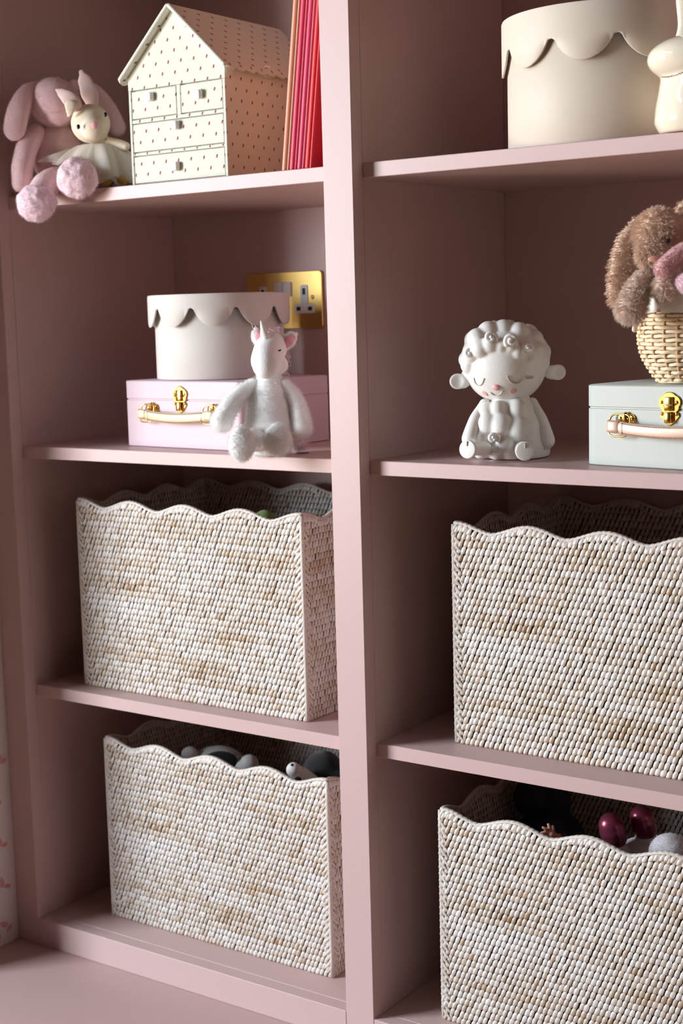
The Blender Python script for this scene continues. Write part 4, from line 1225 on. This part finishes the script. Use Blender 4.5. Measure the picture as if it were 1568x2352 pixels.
furry('arm', limb([X(1552, 606, -0.038), X(1538, 634, -0.052), X(1525, 660, -0.060)], [Rr(18), Rr(22), Rr(25)], nz=0.0008), BRNL, bb, 800, 0.0058, 66)
mk('eye', *ball(X(1534, 553, -0.0445), Rr(5.5), axes=(RH, BH, ZH), sub=3), EYEM, bb)
mk('nose', *ball(X(1503, 595, -0.0605), Rr(15), Rr(5), Rr(7), sub=3), mat('peach_nose', (224, 168, 152), rough=0.6), bb)
PK2 = plush('soft_pink_fur', (232, 186, 184))
p2 = thing('plush_bunny', 'soft pink plush toy whose arm reaches over the brown bunny, right edge', 'soft toy', X(1640, 640, -0.02))
furry('torso', ball(X(1640, 622, -0.030), Rr(32), Rr(28), Rr(40), sub=4), PK2, p2, 500, 0.004, 70)
furry('head', ball(X(1668, 570, -0.034), Rr(44), Rr(44), Rr(48), sub=4), PK2, p2, 500, 0.004, 71)
furry('arm', limb([X(1610, 566, -0.052), X(1570, 577, -0.070), X(1540, 600, -0.076), X(1523, 614, -0.078)], [Rr(17), Rr(18), Rr(18), Rr(18)], nz=0.0006), PK2, p2, 900, 0.0035, 72)
furry('leg', limb([X(1624, 660, -0.052), X(1594, 656, -0.074), X(1576, 645, -0.084)], [Rr(18), Rr(19), Rr(20)], nz=0.0006), PINKS, p2, 600, 0.0035, 73, label='paler pink leg')

# ------------------------------------------------------------------ toys inside the rattan baskets
def zb(k): return LBK[k].location.z + 0.0075
GRN = mat('green_plush', (120, 150, 70), rough=0.85, sheen=0.3); PUR = mat('purple_plush', (70, 50, 110), rough=0.85, sheen=0.3)
q = at(607, 1188, 0.15)
t = thing('green_toy', 'small green and purple soft toy inside the left upper basket', 'soft toy', (q.x, q.y, zb('LU')))
mk('body', *limb([(q.x, q.y, zb('LU') + 0.046), (q.x, q.y, q.z - 0.045)], [0.045, 0.03], seg=24), PUR, t)
mk('head', *ball((q.x, q.y, q.z - 0.006), 0.0165, sub=3), GRN, t)
mk('hat', *ball((q.x + 0.006, q.y - 0.008, q.z - 0.009), 0.011, 0.010, 0.008, sub=3), PUR, t)

BLK = plush('black_fur', (24, 22, 23)); PWH = plush('panda_white_fur', (232, 226, 220))
q = at(500, 1728, 0.20)
t = thing('plush_panda', 'black and white plush panda lying in the bottom left basket', 'soft toy', (q.x, q.y, zb('LL')))
A = Fig(q); X, Rr = A.p, A.r
mk('torso', *limb([(q.x + 0.03, q.y + 0.01, zb('LL') + 0.071), (q.x + 0.02, q.y, q.z - 0.09)], [0.07, 0.06], seg=28), BLK, t)
h_ = mk('head', *ball(X(500, 1760, 0.01), Rr(64), Rr(55), Rr(46), sub=4, nz=0.001), PWH, t); fur(h_, 3000, 0.004, seed=80)
mk('eye_patch', *ball(X(506, 1750, -0.029), Rr(40), Rr(10), Rr(26), sub=3), BLK, t)
mk('ear', *ball(X(436, 1734, 0.0), Rr(20), Rr(14), Rr(20), sub=3), PWH, t)
mk('arm', *limb([X(545, 1790, -0.02), X(566, 1766, -0.03), X(572, 1755, -0.034)], [Rr(24), Rr(26), Rr(22)]), PWH, t)
q = at(690, 1780, 0.14)
A = Fig(q); X, Rr = A.p, A.r
t = thing('plush_toy', 'black soft toy with a white face and dark eye patches in the bottom left basket', 'soft toy', (q.x, q.y, zb('LL')))
mk('body', *limb([(q.x + 0.03, q.y + 0.045, zb('LL') + 0.051), (q.x + 0.032, q.y + 0.045, q.z - 0.06), X(742, 1772, 0.032)], [0.050, 0.050, Rr(48)], seg=28), BLK, t)
mk('face', *limb([X(712, 1806, 0.004), X(692, 1786, -0.010), X(674, 1768, -0.018)], [Rr(28), Rr(24), Rr(17)], seg=24), PWH, t)
for px, py, r in ((684, 1793, 8.5), (664, 1797, 6.5)):
    mk('eye_patch', *ball(X(px, py, -0.0265), Rr(r), Rr(3.5), Rr(r + 1.5), sub=3), BLK, t)
mk('nose', *ball(X(671, 1757, -0.0280), Rr(4), Rr(2.5), Rr(3.5), sub=2), BLK, t)

GRY = plush('grey_fur', (150, 140, 140))
for px, py, w_, lab in ((1440, 1250, 0.020, 'grey fluffy soft toy peeping over the upper right basket rim'), (1532, 1252, 0.026, 'grey soft toy nearest the right edge inside the upper right basket')):
    q = at(px, py, 0.20)
    t = thing('plush_toy', lab, 'soft toy', (q.x, q.y, zb('RU')), 'grey soft toys in the upper right basket')
    b_ = mk('body', *limb([(q.x, q.y, zb('RU') + 0.027), (q.x, q.y, q.z - 0.06)], [0.025, 0.025], seg=24, nz=0.002), GRY, t)
    o = mk('ear', *limb([(q.x, q.y, q.z - 0.05), (q.x, q.y, q.z - w_)], [0.022, w_], seg=20, nz=0.001), GRY, t); fur(o, 800, 0.004, seed=85)

# bottom right basket: doll, boots, white ball, dark box
SKIN = mat('doll_vinyl', (232, 166, 148), rough=0.45, sss=0.1)
NAVY = mat('navy_cloth', (36, 33, 46), rough=0.8)
q = at(1215, 1845, 0.20)
A = Fig(q); X, Rr = A.p, A.r
t = thing('plush_toy', 'dark slate soft toy standing at the back of the bottom right basket', 'soft toy', (q.x, q.y, zb('RL')))
mk('body', *limb([(q.x + 0.02, q.y + 0.02, zb('RL') + 0.056), (q.x + 0.02, q.y + 0.02, q.z - 0.06)], [0.055, 0.05], seg=28), NAVY, t)
mk('head', *ball(X(1222, 1832, 0.01), Rr(44), Rr(40), Rr(46), sub=4), NAVY, t)
mk('ear', *ball(X(1282, 1845, -0.004), Rr(28), Rr(10), Rr(56), sub=4), NAVY, t)
q = at(1262, 1915, 0.105)
A = Fig(q); X, Rr = A.p, A.r
t = thing('doll', 'baby doll hand with spread fingers at the rim of the bottom right basket', 'doll', (q.x, q.y, zb('RL')))
PRT = [limb([X(1290, 1926, 0.004), X(1275, 1922, 0.002), X(1266, 1916, 0)], [Rr(10), Rr(9), Rr(10)], seg=18, rings=10), ball(X(1264, 1914, 0), Rr(12), Rr(7), Rr(11), sub=3)]
for a, b, r in (((1258, 1912), (1243, 1913), 4.0), ((1258, 1908), (1247, 1901), 4.2), ((1264, 1906), (1259, 1894), 4.2), ((1270, 1908), (1269, 1898), 4.0), ((1258, 1917), (1248, 1920), 3.6)):
    PRT.append(limb([X(*a, -0.001), X((a[0] + b[0]) / 2, (a[1] + b[1]) / 2 - 0.6, -0.003), X(*b, -0.003)], [Rr(r), Rr(r * 0.95), Rr(r * 0.8)], seg=10, rings=6))
o = mk('hand', *join(*PRT), SKIN, t); remesh(o, 0.0007, 2)
wq = X(1290, 1926, 0.004)
mk('sleeve', *limb([wq + Vector((0.002, 0.0, 0.0)), wq + Vector((0.012, 0.004, -0.02)), wq + Vector((0.004, 0.008, -0.08)), Vector((wq.x + 0.0, wq.y + 0.010, zb('RL') + 0.026))], [Rr(12), 0.012, 0.020, 0.025], seg=20), mat('plum_cloth', (96, 44, 58), rough=0.8), t)
BOOT = mat('burgundy_metallic', (142, 62, 84), rough=0.28, metal=0.55, spec=0.6, bump=0.15, bscale=350)
LEGM = plush('pale_grey_leg', (206, 198, 200))
q = at(1420, 1900, 0.135)
A = Fig(q); X, Rr = A.p, A.r
t = thing('rag_doll', 'rag doll upside down, grey legs ending in burgundy metallic boots', 'doll', (q.x, q.y, zb('RL')))
for P_, r in (([(1440, 2010, 0.010), (1424, 1972, 0.006), (1412, 1955, 0.002)], 32), ([(1508, 1975, 0.030), (1494, 1950, 0.024), (1482, 1936, 0.020)], 30)):
    mk('leg', *limb([X(*p) for p in P_], [Rr(r * 0.95)] * 3, seg=24), LEGM, t)
    a = X(P_[2][0] - 2, P_[2][1] - 34, P_[2][2] - 0.001); b = X(P_[2][0] - 9, P_[2][1] - 60, P_[2][2] - 0.003)
    bt = mk('boot', *limb([a, (a + b) / 2, b], [Rr(r * 0.94), Rr(r * 0.97), Rr(r * 0.90)], seg=28, rings=14), BOOT, t)
lq = X(1470, 1985, 0.02)
mk('torso', *limb([lq, Vector((lq.x, lq.y, lq.z - 0.06)), Vector((lq.x, lq.y, zb('RL') + 0.046))], [0.034, 0.042, 0.045], seg=24), LEGM, t)
q = at(1535, 1962, 0.110)
A = Fig(q); X, Rr = A.p, A.r
t = thing('plush_toy', 'pale grey rounded soft toy beside the doll boots, bottom right basket', 'soft toy', (q.x, q.y, zb('RL')))
o = mk('head', *ball(X(1540, 1958, 0.0), Rr(50), Rr(40), Rr(44), sub=4, nz=0.001), LEGM, t); fur(o, 1500, 0.003, seed=90)
mk('body', *limb([Vector((q.x + 0.004, q.y + 0.004, q.z - 0.03)), Vector((q.x + 0.004, q.y + 0.004, zb('RL') + 0.031))], [0.026, 0.030], seg=24), LEGM, t)
